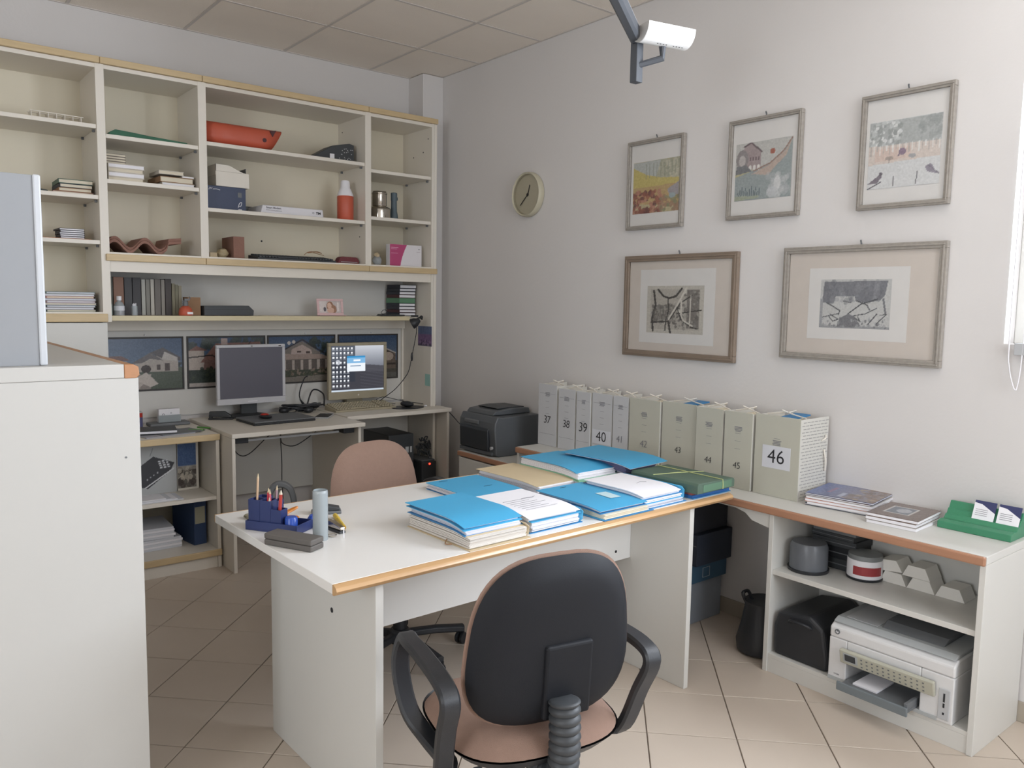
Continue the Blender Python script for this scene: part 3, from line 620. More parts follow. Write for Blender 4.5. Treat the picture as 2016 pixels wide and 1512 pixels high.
def d3(cv):
    sky(cv); cv.speck(50, ['44524c', '3c4846'], .55, .5, 1, .95, .03, .07); cv.rect(0, 0, 1, .3, '4c5244').poly([(0, .1), (1, .14), (1, .0), (0, 0)], '8d8478')
    cv.poly([(.22, .4), (.22, .7), (.5, .9), (.78, .64), (.78, .4)], '8b8078').line([(.16, .66), (.5, .93), (.84, .62)], '3e3c40', .014).poly([(.3, .44), (.34, .72), (.5, .82), (.64, .7), (.68, .44)], 'ccb4aa').rect(.42, .64, .48, .68, '4a3a38').rect(.56, .62, .62, .67, '4a3a38')
    cv.poly([(.04, .5), (.2, .62), (.8, .6), (.95, .5)], 'b49c90').poly([(.05, .26), (.05, .5), (.95, .5), (.95, .26)], '6e645e')
    for k in range(7): cv.rect(.08+k*.13, .26, .12+k*.13, .48, 'c4b4a8')
    cv.speck(60, ['7a6a58', '5c6048', 'a08878'], .05, .14, .9, .28, .01, .03).ell(.3, .86, .025, .04, 'd8d0c8').ell(.37, .88, .025, .04, 'd8d0c8')
def d4(cv):
    sky(cv); cv.speck(40, ['4a5854', '3c4846'], .0, .4, .6, .6, .03, .07); cv.rect(0, 0, 1, .4, '5f5a52').poly([(.5, .4), (.55, .7), (.98, .6), (.98, .2), (.5, .2)], '7a6a5e').line([(.45, .62), (.62, .8), (.98, .58)], 'cfc8c0', .012).poly([(.5, .6), (.62, .78), (.96, .58), (.8, .5)], '5a5048')
    cv.ell(.86, .5, .08, .1, 'c4b0a0').rect(.76, .68, .8, .78, 'c8bcb0').rect(.72, .3, .98, .34, '4c443e').rect(.0, 0, 1, .12, '6e6c66')
for i, (a, b, f, l) in enumerate(((-2.190, -1.722, d1, 'leftmost house poster, white villa with driveway under blue sky'), (-1.704, -1.222, d2, 'second house poster from left, large red-brown roof, behind the silver monitor'),
        (-1.210, -.740, d3, 'house poster between the monitors, gabled villa with pillared porch'), (-.722, -.258, d4, 'rightmost house poster behind the beige monitor, gable and chimney'))): poster(i, a, b, f, l)
w = thing('landscape_card', 'small purple and blue landscape card stuck on the side panel', 'card', (-.2165, -.305, 1.243)); cv = Cv(30, 24, '5a6a92'); cv.rect(0, 0, 1, .62, '7a5a88').rect(0, .0, 1, .12, '5c5468').speck(30, ['4a3a5a', '9a7aa0'], 0, 0, 1, .3, .03, .06).noise(.02)
one('card_back', m_white, w, 0, -.0008, 0, -.085, .085, -.068, .068); cv.mesh('picture', .17, .135, FX, (-.0012, 0, 0), w, PRINT)
w = thing('sticky_note', 'small pale turquoise note stuck low on the side panel', 'note', (-.2165, -.34, .945)); one('paper', mat('turquoise_note', '9fc9c0', .7), w, 0, -.001, 0, -.03, .03, -.04, .04)

# ------------------------------------------------------------------ desks along the back wall
dk = thing('computer_desk', 'white computer desk with wear along its front edge, under the silver monitor', 'desk')
one('desk_top', m_cream, dk, .003, -1.703, -.910, -.745, -.03, .736, .760)
one('leg_panel', m_cream, dk, .0015, -1.702, -1.684, -.74, -.05, 0, .7355); one('leg_panel', m_cream, dk, .0015, -.934, -.916, -.70, -.05, 0, .7355)
one('back_panel', m_lam, dk, .001, -1.6835, -.9345, -.07, -.055, .262, .7355)
q = MB(); q.box(-1.60, -1.04, -.66, -.645, .700, .712); q.build('drawer_rail', m_lgrey, dk, .001)
for a in (-1.66, -1.02): one('rail_bracket', m_blk, dk, .003, a, a+.07, -.68, -.40, .695, .735)
dk2 = thing('side_desk', 'white side desk holding the beige monitor, dark tower below', 'desk')
one('desk_top', m_cream, dk2, .003, -.909, -.135, -.515, -.03, .742, .767); one('leg_panel', m_cream, dk2, .0015, -.162, -.144, -.50, -.20, 0, .7415); one('back_rail', m_cream, dk2, .001, -.90, -.20, -.06, -.045, .45, .7415)
lb = thing('low_bookcase', 'low open bookcase with pale beech edges left of the computer desk', 'bookcase')
one('top_panel', m_cream, lb, .002, -2.203, -1.714, -.58, -.03, .712, .744); one('top_edging', m_beech, lb, .004, -2.203, -1.713, -.592, -.5805, .710, .7445)
one('side_panel', m_cream, lb, .0015, -1.733, -1.714, -.58, -.03, 0, .7115); one('side_panel', m_cream, lb, .0015, -2.203, -2.184, -.58, -.03, 0, .7115)
one('shelf', m_cream, lb, .0015, -2.1835, -1.7335, -.575, -.045, .38, .40); one('bottom_shelf', m_cream, lb, .0015, -2.1835, -1.7335, -.58, -.045, .085, .103)
one('bottom_edging', m_beech, lb, .004, -2.203, -1.713, -.592, -.5805, .068, .104); one('plinth', m_cream, lb, .001, -2.1835, -1.7335, -.572, -.555, 0, .0845); one('back_panel', m_back, lb, 0, -2.1835, -1.7335, -.043, -.035, .104, .711)

def monitor(name, label, loc, W2, H0, H1, bez, chin, mb_, scr, stand, tiltx=0.):
    w = thing(name, label, 'monitor', loc)
    q = MB(); q.box(-W2, W2, 0, .018, H0+chin, H0); 
    q = MB(); q.box(-W2, W2, -.006, .02, H0, H0+chin); q.box(-W2, W2, -.006, .02, H1-bez, H1); q.box(-W2, -W2+bez, -.006, .02, H0+chin, H1-bez); q.box(W2-bez, W2, -.006, .02, H0+chin, H1-bez)
    q.build('bezel', mb_, w, .003)
    q = MB(); q.box(-W2+.01, W2-.01, .02, .045, H0+.01, H1-.01); q.build('rear_shell', mb_, w, .008)
    return w, (W2-bez, (H0+chin+H1-bez)/2, (H1-bez-H0-chin))
w, (sw, sc, sh) = monitor('monitor', 'silver-framed monitor with a dark blank screen', (-1.383, -.2, .760), .2105, .086, .444, .018, .036, m_silver, None, None)
one('screen', mat('dark_screen', '5c5b66', .35, var=.02), w, 0, -sw, sw, -.001, .004, sc-sh/2, sc+sh/2)
q = MB(); q.box(-.05, .05, .048, .075, .01, .2); q.build('neck', m_dark, w, .006); MB().lathe([(.115, 0), (.118, .003), (.11, .012), (.05, .022)], (0, .06, 0), 36).build('base', m_dark, w, smooth=True)
text('hp', .012, (0, -.0066, .4352), FY, m_ink, w, shear=.2, bold=.0003); q = MB(); q.box(-.03, .03, -.0085, -.006, .099, .104); q.build('button_strip', m_white, w, .001); one('badge', m_ink, w, 0, .168, .184, -.0068, -.006, .431, .437)
w, (sw, sc, sh) = monitor('monitor', 'yellowed beige monitor showing a desktop full of icons', (-.632, -.13, .767), .2165, .056, .432, .021, .052, m_beigepl, None, None)
cv = Cv(130, 100, '30343c'); cv.grad('4a4e5a', 'c8ccd4', 0, .3, 1, 1); cv.put((cv.V < .66-.12*cv.U) , '4a4a52'); cv.put((cv.V < .5-.1*cv.U), '3e3e46')
cv.put((cv.U < .45) & (cv.V > .2), '2e3440', .75); cv.put((cv.U > .55) & (np.sin(cv.V*90+cv.U*20) > .6) & (cv.V < .5), '55555e', .5); cv.ell(.13, .64, .045, .055, 'b8bcc4')
for r in range(9):
    for c_ in range(6 if r in (0, 1) else 5 if r > 3 else 4):
        cv.rect(.03+c_*.068, .925-r*.102, .062+c_*.068, .965-r*.102, 'f0f2f6'); cv.rect(.02+c_*.068, .90-r*.102, .07+c_*.068, .912-r*.102, 'aab0ba', .7)
cv.rect(.30, .44, .64, .76, 'eef4fa').rect(.30, .73, .64, .77, '2f8fc8').rect(.30, .62, .64, .73, '7fb6e0').rect(.36, .55, .56, .57, '6a88a8').rect(.42, .66, .55, .7, 'f4f8fc')
cv.rect(0, 0, 1, .035, 'c8d4e0'); cv.mesh('screen', 2*sw, sh, FY, (0, .002, sc), w, SCREEN)
q = MB(); q.box(-.06, .06, .045, .08, .012, .12); q.build('neck', m_beigepl, w, .006); MB().lathe([(.085, .006), (.085, .012), (.05, .018)], (0, .03, 0), 28).build('base', m_beigepl, w, smooth=True); MB().ball((0, -.0065, .082), .006, .001, .006).build('badge', m_cream, w)
keyboard('keyboard', 'yellowed beige keyboard in front of the beige monitor', 'keyboard', (-.672, -.245, .767), .0, .44, .160, m_beigepl, m_beigepl, .12)
w = thing('mouse_pad', 'black oval mouse pad on the right end of the side desk', 'mouse pad', (-.375, -.345, .767)); MB().lathe([(.10, 0), (.10, .004), (.098, .005)], n=28).build('pad', m_blk, w); w.scale = (1.15, .85, 1)
w = thing('mouse', 'large black computer mouse on the oval pad', 'mouse', (-.375, -.335, .7725), .3); MB().ball((0, 0, .019), .033, .055, .0195).build('shell', m_blk, w, smooth=True); one('wheel', m_grey, w, .001, -.003, .003, -.042, -.03, .030, .036)
o = MB().tube([(-.02, .05, .008), (-.14, .1, .03), (-.06, .13, .05), (.06, .06, .02), (.2, -.12, .004)], .0022, sub=6).build('mouse_cable', m_blk, None, smooth=True); o.location = (-.36, -.24, .768); tag(o, 'thin black cable arching from keyboard across the side desk', 'cable')
o = MB().ball((0, 0, 0), .012, .012, .006).build('white_button', m_white, None, smooth=True); o.location = (-.245, -.36, .773); tag(o, 'tiny white button right of the mouse pad', 'button')
w = thing('laptop', 'closed dark grey laptop in front of the silver monitor', 'laptop', (-1.315, -.395, .7605), math.radians(3)); one('base', m_blk, w, .004, -.19, .19, -.13, .13, 0, .012); one('lid', m_grey, w, .005, -.192, .192, -.132, .132, .0125, .022)
w = thing('mouse', 'small black mouse with red top lying on the closed laptop', 'mouse', (-1.39, -.42, .783), .5); MB().ball((0, 0, .011), .03, .045, .0115).build('shell', m_blk, w, smooth=True); MB().ball((.004, .008, .018), .022, .028, .012).build('red_cover', m_red, w, smooth=True)
w = thing('smartphone', 'dark smartphone with silver rim lying near the desk edge', 'phone', (-1.01, -.40, .7605), math.radians(-38)); one('body', m_lgrey, w, .004, -.045, .045, -.085, .085, 0, .008); one('screen', m_blk, w, .003, -.041, .041, -.08, .08, .0081, .0095)
w = thing('stapler', 'black stapler left of the silver monitor', 'stapler', (-1.565, -.18, .7605), -.5); one('base', m_blk, w, .003, -.07, .07, -.018, .018, 0, .01); MB().prism([(-.065, .018), (.06, .012), (.06, .024), (.02, .05), (-.065, .048)], -.015, .015).build('arm', m_dark, w, .004); one('hinge', m_blk, w, .001, -.066, -.05, -.016, .016, .01, .03)
o = MB(); 
for k in range(7):
    a = random.uniform(0, 6); pts = [(random.uniform(-.14, .13), random.uniform(-.06, .06), random.uniform(.004, .05)) for _ in range(6)]
    o.tube(pts, .0042, sub=7)
o.tube([(.02, 0, .01), (-.01, .03, .10), (.03, .05, .2), (.06, .06, .22)], .004, sub=6); o.tube([(.02, 0, .01), (.08, .03, .13), (.16, .04, .1), (.17, .05, .02)], .005, sub=6); o.tube([(-.02, .0, .08), (.03, 0, .02), (.0, .0, .01)], .005, sub=5)
for c_ in ((-.13, -.01, .02), (.08, 0, .035), (-.02, 0, .02), (.02, -.04, .015)): o.ball(c_, .035, .025, .02)
o = o.build('cable_tangle', m_blk, None, smooth=True); o.location = (-1.03, -.14, .764); tag(o, 'tangle of black cables and plugs between the two monitors', 'cables', None, 'stuff')
o = one('card_reader', m_lgrey, None, .002, -.025, .025, -.012, .012, 0, .01); o.location = (-.945, -.335, .7605); tag(o, 'small pale plug lying beside the cable tangle', 'plug')
w = thing('card_holder', 'clear business card holder on a grey tray, low bookcase', 'card holder', (-1.85, -.13, .7448)); one('tray', m_grey, w, .006, -.11, .11, -.045, .055, 0, .018); one('cards', m_white, w, .001, -.055, .06, -.012, .02, .019, .095)
one('clear_front', m_vinyl, w, .002, -.06, .065, -.02, -.014, .019, .06); text('o', .03, (-.03, -.0128, .065), FY, m_inkg, w, 'lettering'); text('o', .02, (.012, -.0128, .072), FY, m_inkg, w, 'lettering'); one('printed_line', m_inkg, w, 0, -.048, -.012, -.0132, -.0126, .046, .05)
w = thing('drinks_can', 'small blue and red can at the left of low bookcase top', 'can', (-2.02, -.14, .7448)); MB().lathe([(.026, 0), (.028, .004), (.028, .06)], n=20).build('body', mat('blue_can', '56587c', .4), w, smooth=True); MB().lathe([(.0282, .06), (.0282, .085)], n=20).build('red_band', m_red, w, smooth=True); MB().lathe([(.028, .085), (.024, .092), (.022, .093)], n=20).build('rim', m_lgrey, w, smooth=True)
w = thing('desk_diary', 'black desk diary with white pages on the low bookcase', 'diary', (-1.985, -.40, .752), math.radians(-12)); one('cover', m_dark, w, .002, -.095, .095, -.08, .08, .015, .018); one('pages', m_white, w, .0005, -.09, .094, -.078, .078, .003, .015); one('back_cover', m_dark, w, .001, -.095, .095, -.08, .08, 0, .003); w.location.z = .7535
w = thing('loose_papers', 'grey papers lying under the black desk diary', 'papers', (-1.95, -.42, .7448), .2); one('sheet', mat('grey_paper', 'a6a5ac', .7), w, 0, -.15, .12, -.1, .1, 0, .004); one('sheet', m_grey, w, 0, -.06, .17, -.09, .06, .0041, .0075)
w = thing('green_pen', 'green pen, the longer one beside the black diary', 'pen', (-1.75, -.33, .7498), -1.0, 'green pens'); MB().cyl((0, 0, 0), .0045, .16, 'x', 8).build('barrel', mat('green_pen_plastic', '4d8a3c', .4), w, smooth=True); MB().cyl((.16, 0, 0), .0045, .012, 'x', 8, .001).build('tip', m_ink, w, smooth=True)
w = thing('green_pen', 'green pen, the shorter one nearest the bookcase edge', 'pen', (-1.82, -.40, .7498), -.6, 'green pens'); MB().cyl((0, 0, 0), .0045, .08, 'x', 8).build('barrel', mat('light_green_pen_plastic', '6aa84c', .4), w, smooth=True); MB().cyl((.08, 0, 0), .0045, .01, 'x', 8, .001).build('tip', m_ink, w, smooth=True)
# low bookcase contents
w = thing('telephone_carton', 'pale carton printed with a dark desk telephone, low bookcase', 'box', (-2.01, -.33, .4003)); one('body', m_lab, w, .002, -.17, .135, -.02, .2, 0, .27)
cv = Cv(90, 80, 'b9bcbc'); cv.poly([(.22, .48), (.6, .78), (.97, .62), (.9, .45), (.5, .12), (.4, .16)], '3f4046').line([(.45, .14), (.96, .5)], 'd8dadc', .012)
for r in range(4):
    for c_ in range(3): cv.rect(.72+c_*.065-r*.012, .52+r*.045+c_*.005, .76+c_*.065-r*.012, .55+r*.045+c_*.005, 'd0d2d6')
    cv.rect(.48+r*.06, .3+.04*r, .5+r*.06, .33+.04*r, 'b0b2b6')
cv.line([(.55, .8), (.6, .95)], '8a8c90', .008).line([(.2, .7), (.3, .75)], '8a8c90', .01); cv.mesh('printed_front', .30, .268, FY, (-.0175, -.0208, .135), w, PRINT)
w = thing('photo_carton', 'tall box with blue sky and group photo beside telephone carton', 'box', (-1.81, -.32, .4003)); one('body', m_cream, w, .002, -.058, .058, -.02, .19, 0, .275)
cv = Cv(36, 70, '4a6a9c'); cv.rect(0, 0, 1, .5, '8a8478').rect(0, .5, 1, 1, '3f5f94').speck(40, ['4a3f3a', 'c8bca8', '5c5650'], .05, .08, .95, .42, .04, .1).rect(0, .4, 1, .5, 'b0aaa0', .6).noise(.02); cv.mesh('printed_front', .1, .25, FY, (-.006, -.0208, .138), w, PRINT)
w = thing('paper_pile', 'loose white papers lying in front of the telephone carton', 'papers', (-2.06, -.48, .4003))
for i in range(4): one('sheet', m_white if i % 2 else m_lab, w, 0, -.11+.01*i, .16-.03*i, -.07, .09-.01*i, .0045*i, .0045*i+.004)
w = thing('lever_arch_file', 'blue lever arch file with pale spine label, bottom of bookcase', 'binder', (-1.782, -.44, .1035), math.radians(8)); nb = mat('blue_file_board', '34496e', .5); q = MB(); q.box(-.036, .036, 0, .004, 0, .27); q.box(-.036, -.033, 0, .27, 0, .27); q.box(.033, .036, 0, .27, 0, .27); q.build('cover', nb, w, .001); one('pages', m_white, w, 0, -.032, .032, .006, .26, .006, .255); one('label', mat('aged_label', 'a8a692', .7), w, 0, -.03, .028, -.0012, -.0002, .12, .215)
for i in range(2):
    w = thing('ream_of_paper', ('lower' if i == 0 else 'upper')+' pile of white papers on the bookcase bottom shelf', 'papers', (-2.0-.03*i, -.30, .1035+.062*i), .03-.08*i, 'paper piles at the bottom of the bookcase')
    for k in range(5): one('sheaf', m_white if k % 2 else m_lab, w, .0008, -.12+random.uniform(-.006, .006), .12+random.uniform(-.006, .006), -.12, .15, .0122*k, .0122*k+.0118)
# under the desks
w = thing('computer_tower', 'black computer tower under the side desk', 'computer', (-.46, -.22, 0)); one('case', m_blk, w, .004, -.095, .095, -.17, .16, .02, .60); one('front_panel', m_dark, w, .004, -.095, .095, -.185, -.1705, .02, .60)
one('port', m_lgrey, w, .001, .03, .055, -.1875, -.1855, .475, .515); one('port', m_lgrey, w, .001, .065, .08, -.1875, -.1855, .475, .515); MB().cyl((.02, -.1875, .40), .004, .002, 'y', 10).build('power_light', m_white, w)
q = MB()
for a in (-.07, .07):
    for b in (-.14, .12): q.box(a-.012, a+.012, b-.012, b+.012, 0, .02)
q.build('foot', m_blk, w)
w = thing('power_supply_unit', 'grey power unit with a glowing red light beside the tower', 'power unit', (-.255, -.28, 0)); one('case', m_dark, w, .006, -.06, .055, -.15, .12, 0, .40); one('top_cover', m_grey, w, .004, -.055, .05, -.14, .1, .4002, .412); MB().ball((.0, -.152, .385), .008, .003, .006).build('indicator_light', m_led, w)
q = MB()
for k in range(6): q.tube([(random.uniform(-.06, .06), random.uniform(-.02, .02), random.uniform(0, .14)) for _ in range(6)], .004, sub=6)
o = q.build('cable_coil', m_dark, None, smooth=True); o.location = (-.265, -.37, .418); tag(o, 'loose black cables on top of the grey power unit', 'cables', None, 'stuff')
for i, (pp, lab) in enumerate((([(-1.67, -.60, .70), (-1.58, -.5, .60), (-1.5, -.45, .59), (-1.42, -.5, .68), (-1.40, -.52, .70)], 'thin cable hanging in a loop at the left under the desk'),
        ([(-1.34, -.52, .70), (-1.30, -.45, .63), (-1.2, -.4, .6), (-1.1, -.42, .66), (-1.07, -.45, .70)], 'thin cable hanging in a loop at the middle under the desk'),
        ([(-1.255, -.30, .735), (-1.235, -.28, .5), (-1.22, -.25, .3), (-1.16, -.2, .05), (-1.0, -.2, .006)], 'black cable dropping straight to the floor under the desk'))):
    o = MB().tube(pp, .003, sub=6).build('hanging_cable', m_blk, None, smooth=True); tag(o, lab, 'cable', 'cables hanging under the desk')

# ------------------------------------------------------------------ worktop and units along the right wall
wt = thing('long_worktop', 'long white worktop with reddish beech edge along the right wall', 'worktop')
one('top', m_lam, wt, .002, -.397, -.012, -3.942, -1.533, .656, .684); one('edging', m_redbeech, wt, .006, -.412, -.3975, -3.942, -1.533, .652, .6838)
def open_unit(label, y0, y1):
    w = thing('open_shelf_unit', label, 'shelf unit', (0, 0, 0)); 
    one('side_panel', m_lam, w, .0015, -.397, -.012, y0, y0+.02, 0, .6555); one('side_panel', m_lam, w, .0015, -.397, -.012, y1-.02, y1, 0, .6555)
    one('shelf', m_lam, w, .0015, -.385, -.025, y0+.0205, y1-.0205, .405, .4256); one('bottom_shelf', m_lam, w, .001, -.392, -.025, y0+.0205, y1-.0205, .062, .078); one('plinth', m_lam, w, .001, -.392, -.378, y0+.0205, y1-.0205, 0, .0618)
    one('back_panel', m_lam, w, 0, -.022, -.014, y0+.0205, y1-.0205, .08, .655); return w
open_unit('white open unit at the right end holding the inkjet printer', -3.942, -3.139); open_unit('white open unit under the far end of the worktop, behind desk', -2.336, -1.533)
q = MB(); ap = [(-3.138, .6515), (-3.138, .592), (-3.10, .598), (-3.055, .606), (-3.02, .632), (-2.975, .642), (-2.80, .645), (-2.65, .645), (-2.50, .642), (-2.455, .632), (-2.42, .606), (-2.375, .598), (-2.337, .592), (-2.337, .6515)]
q.prism(ap, -.392, -.376, 'x'); o = q.build('curved_apron', m_lam, wt, .001)
pc = thing('printer_cabinet', 'low white cabinet with reddish beech edge under the laser printer', 'cabinet'); one('top', m_lam, pc, .002, -.39, -.012, -1.53, -.965, .55, .575); one('edging', m_redbeech, pc, .005, -.404, -.3905, -1.53, -.965, .546, .5748); one('side_panel', m_lam, pc, .001, -.388, -.012, -.985, -.967, 0, .5495); one('side_panel', m_lam, pc, .001, -.388, -.012, -1.53, -1.512, 0, .5495)
d_ = one('door', m_lam, pc, .0015, -.406, -.3895, -1.508, -.99, .04, .54); one('plinth', m_lam, pc, .001, -.37, -.36, -1.512, -.985, 0, .038)
MB().tube([(-.407, -1.2, .50), (-.425, -1.2, .50), (-.425, -1.3, .50), (-.407, -1.3, .50)], .004).build('handle', m_grey, d_, smooth=True)
# laser printer
lp = thing('laser_printer', 'dark grey laser printer on the low cabinet in the corner', 'printer', (-.355, -.935, .5752))
gp = mat('printer_grey', '5b5f63', .45); gd = mat('printer_dark', '34383d', .4)
MB().prism([(0, .015), (.02, 0), (.33, 0), (.33, .235), (.05, .232), (.012, .238), (-.008, .20), (-.012, .16), (.0, .05)], 0, -.355).build('body', gp, lp, .006)
MB().prism([(.03, .236), (.05, .258), (.18, .272), (.31, .268), (.32, .236)], -.015, -.28).build('raised_lid', gp, lp, .005)
MB().prism([(.09, .2725), (.18, .277), (.3, .273), (.29, .2695), (.18, .2722), (.1, .2685)], -.05, -.25).build('output_tray', gd, lp, .001)
MB().prism([(-.006, .03), (-.02, .035), (-.024, .15), (-.016, .165), (-.008, .165)], -.02, -.30).build('paper_door', gd, lp, .003)
MB().prism([(-.0125, .178), (-.02, .182), (-.02, .198), (-.009, .204)], -.06, -.20).build('panel_window', m_grey, lp, .002); one('paper_tray', gp, lp, .002, -.016, .0, -.33, -.01, .008, .028); MB().cyl((-.0255, -.335, .055), .009, .014, 'x').build('power_button', m_lgrey, lp)
o = MB().tube([(-.128, -.46, .74), (-.127, -.54, .70), (-.2, -.7, .69), (-.28, -.88, .70), (-.31, -.93, .72)], .0035, sub=6).build('printer_cable', m_blk, None, smooth=True); tag(o, 'black cable running from the side desk to the laser printer', 'cable')
# numbered archive boxes
box_labels = {'37': 'pale archive box beside the laser printer, leftmost of the row, handwritten 37', '38': 'pale archive box with handwritten 38, second after the laser printer', '39': 'slim pale archive box with tall handwritten 39, left of the printed label 40', '40': 'pale archive box with 40 printed on a small white label', '41': 'slim pale archive box with faint handwritten 41, right of the printed label 40', '42': 'first of the olive-grey archive boxes, faint handwritten 42', '43': 'olive-grey archive box with blue file peeping out, handwritten 43', '44': 'olive-grey archive box behind the middle of green folder, handwritten 44', '45': 'olive-grey archive box just left of the widest one, handwritten 45', '46': 'widest archive box at the right end, 46 on a large white label'}
spec = [('37', -1.520, -1.676, 'tall', .344, 0), ('38', -1.690, -1.826, '', .333, 0), ('39', -1.836, -1.945, '', .33, 0), ('40', -1.951, -2.098, '', .333, 1), ('41', -2.104, -2.212, '', .333, 0), ('42', -2.219, -2.420, '', .335, 0),
        ('43', -2.427, -2.633, '', .34, 0), ('44', -2.640, -2.790, '', .338, 0), ('45', -2.797, -2.944, '', .338, 0), ('46', -2.952, -3.168, '', .342, 1)]
for i, (n, a, b, _, h, paper) in enumerate(spec):
    light = i < 5
    w = thing('archive_box', box_labels[n], 'archive box', (-.235-.002*(i % 3) - (.012 if i > 6 else 0), (a+b)/2, .6845), 0, 'numbered archive boxes on the worktop')
    hw = (a-b)/2-.002; bm = mat('archive_board_pale', 'c3c4c6', .7, var=.02) if light else m_greybox
    q = MB(); q.box(0, .003, -hw, hw, 0, h); q.build('spine', bm, w, .0008, segs=1)
    wm = mat('archive_board_white', 'cfcdc6', .75)
    q = MB(); q.box(.003, .215, -hw, -hw+.003, 0, h-.004); q.build('side_cover', wm, w, .0006, segs=1); q = MB(); q.box(.003, .215, hw-.003, hw, 0, h-.004); q.build('side_cover', wm, w, .0006, segs=1)
    q = MB(); q.box(.003, .21, -hw+.004, hw-.004, 0, .004)
    for k in range(int(2*hw/.012)): yy = -hw+.006+k*.012; q.box(.006+random.uniform(0, .012), .205, yy, yy+.0105, .004, h-.02-random.uniform(0, .012))
    q.build('papers', m_page, w)
    if i in (6, 9):
        bl = MB(); bl.T = Matrix.Translation((.02, 0, h-.014)) @ Matrix.Rotation(math.radians(-4), 4, 'Y'); bl.box(.01, .14, -hw*.5, hw*.15, 0, .006); bl.build('blue_file', m_blue2, w)
    q = MB(); q.tube([(.06, -hw*.9, h-.004), (.07, -hw*.2, h+.006), (.075, 0, h+.010), (.08, hw*.4, h+.004), (.07, hw*.9, h-.004)], .003, sub=4); q.tube([(.075, 0, h+.010), (.06, .02, h+.020), (.09, .03, h+.012)], .0025, sub=4); q.tube([(.075, 0, h+.010), (.10, -.02, h+.018), (.11, .0, h+.006)], .0025, sub=4); q.build('tie_string', m_cream, w, smooth=True)
    q = MB(); zz = h*(.86 if light else (.80 if i < 9 else .69))
    tw = min(.035, hw*.55)
    for k in range(4): q.box(-.0008, 0, -tw/2+random.uniform(-.004, .004), tw/2+random.uniform(-.004, .004), zz-.006*k, zz-.006*k+.003)
    if light: q.box(-.0006, 0, -hw*.85, hw*.85, zz-.004, zz-.003); q.box(-.0006, 0, -hw*.85, hw*.85, h*.19, h*.19+.001)
    for k in range(3): q.box(-.0006, 0, -tw/2.4, tw/2.4, h*(.72-.1*k), h*(.72-.1*k)+.0012)
    q.build('printed_heading', m_inkg, w)['kind'] = 'stuff'
    zn = h*(.42 if i < 3 else .36 if i == 3 else .34 if i < 7 else .30)
    if n == '46':
        one('number_label', m_lab, w, 0, -.0012, -.0001, -.066, .066, .12, .215); zn = .168
    if n == '40': one('number_label', m_lab, w, 0, -.0012, -.0001, -hw+.006, hw-.006, .07, .142); zn = .106
    sz = {'46': .083, '40': .075, '37': .062, '38': .06, '39': .072, '41': .05, '42': .05}.get(n, .042)
    text(n, sz, (-.0016, 0, zn), FX, m_ink if n not in ('41', '42') else m_inkg, w, 'number', shear=0 if paper else .08, bold=-.0003 if paper else -.0006, sp=1. if paper else .9)
q = MB()
for k in range(24):
    zz = .012+k*.0135
    for j in range(7): q.box(.012+j*.028+.01*(k % 2), .033+j*.028+.01*(k % 2), -hw-.0006, -hw-.0001, zz, zz+.0035)
q.build('printed_cover_dashes', mat('grey_print', 'a09f9c', .7), w)['kind'] = 'stuff'
q = MB(); q.tube([(.16, -hw-.003, .24), (.175, -hw-.012, .25), (.185, -hw-.006, .262)], .003, sub=4); q.tube([(.18, -hw-.004, .2), (.185, -hw-.012, .15), (.19, -hw-.008, .11)], .004, sub=4); q.build('hanging_tape', m_cream, w, smooth=True)
# magazines and card holder on the worktop
def mags(specs, z, grp, wh):
    n = len(specs)
    for i, (cx, cy, rz, w2, d2, t, cov, lab) in enumerate(specs):
        w = thing('magazine', lab+', '+ordinal(i, n)+' in the '+wh+' pile', 'magazine', (cx, cy, z), rz, grp)
        one('cover', cov, w, .0006, -w2, w2, -d2, d2, t-.0015, t); one('pages', m_white, w, .0005, -w2+.001, w2-.001, -d2+.001, d2-.001, .001, t-.0016); one('back_cover', cov, w, 0, -w2, w2, -d2, d2, 0, .001)
        if i == n-1: top = w; zt = t
        z += t+.0006
    return top, zt
ob_ = mat('red_orange_gloss', 'c47458', .3); nv_ = mat('navy_gloss', '3a3f66', .3); tp_ = mat('taupe_gloss', '7c6a60', .35); wg = mat('white_gloss', 'd8d6d4', .3)
top, zt = mags([(-.125, -3.325, .12, .11, .135, .006, nv_, 'navy-covered magazine'), (-.12, -3.33, .14, .125, .13, .010, wg, 'white magazine'), (-.125, -3.32, .16, .12, .13, .012, ob_, 'orange-spined magazine'), (-.12, -3.325, .13, .125, .13, .009, wg, 'white-spined magazine'), (-.125, -3.32, .12, .12, .128, .006, tp_, 'taupe magazine'), (-.12, -3.322, .15, .125, .132, .006, nv_, 'magazine with a sky and stone landscape cover')], .6845, 'larger pile of magazines', 'larger')
cv = Cv(70, 70, '5f6f9c'); cv.grad('8a7c78', '5a6ca8', 0, 0, 1, 1); cv.speck(60, ['8a7060', '6a5c54', 'a08c78', '7c6a60'], 0, 0, 1, .45, .02, .06).rect(.3, .72, .7, .78, '9a6a88', .7).rect(.1, .5, .4, .56, 'c8d4e4', .5).noise(.02); cv.mesh('cover_picture', .25, .264, FZ, (0, 0, zt+.0004), top, PHOTO, -math.pi/2) if False else cv.mesh('cover_picture', .248, .262, FZ, (0, 0, zt+.0004), top, PHOTO)
top, zt = mags([(-.19, -3.575, .05, .115, .09, .012, wg, 'white-paged magazine'), (-.19, -3.57, .07, .115, .09, .014, tp_, 'thick taupe magazine'), (-.185, -3.572, .09, .118, .092, .012, tp_, 'taupe magazine with a small framed photograph on its cover')], .6845, 'smaller pile of magazines', 'smaller')
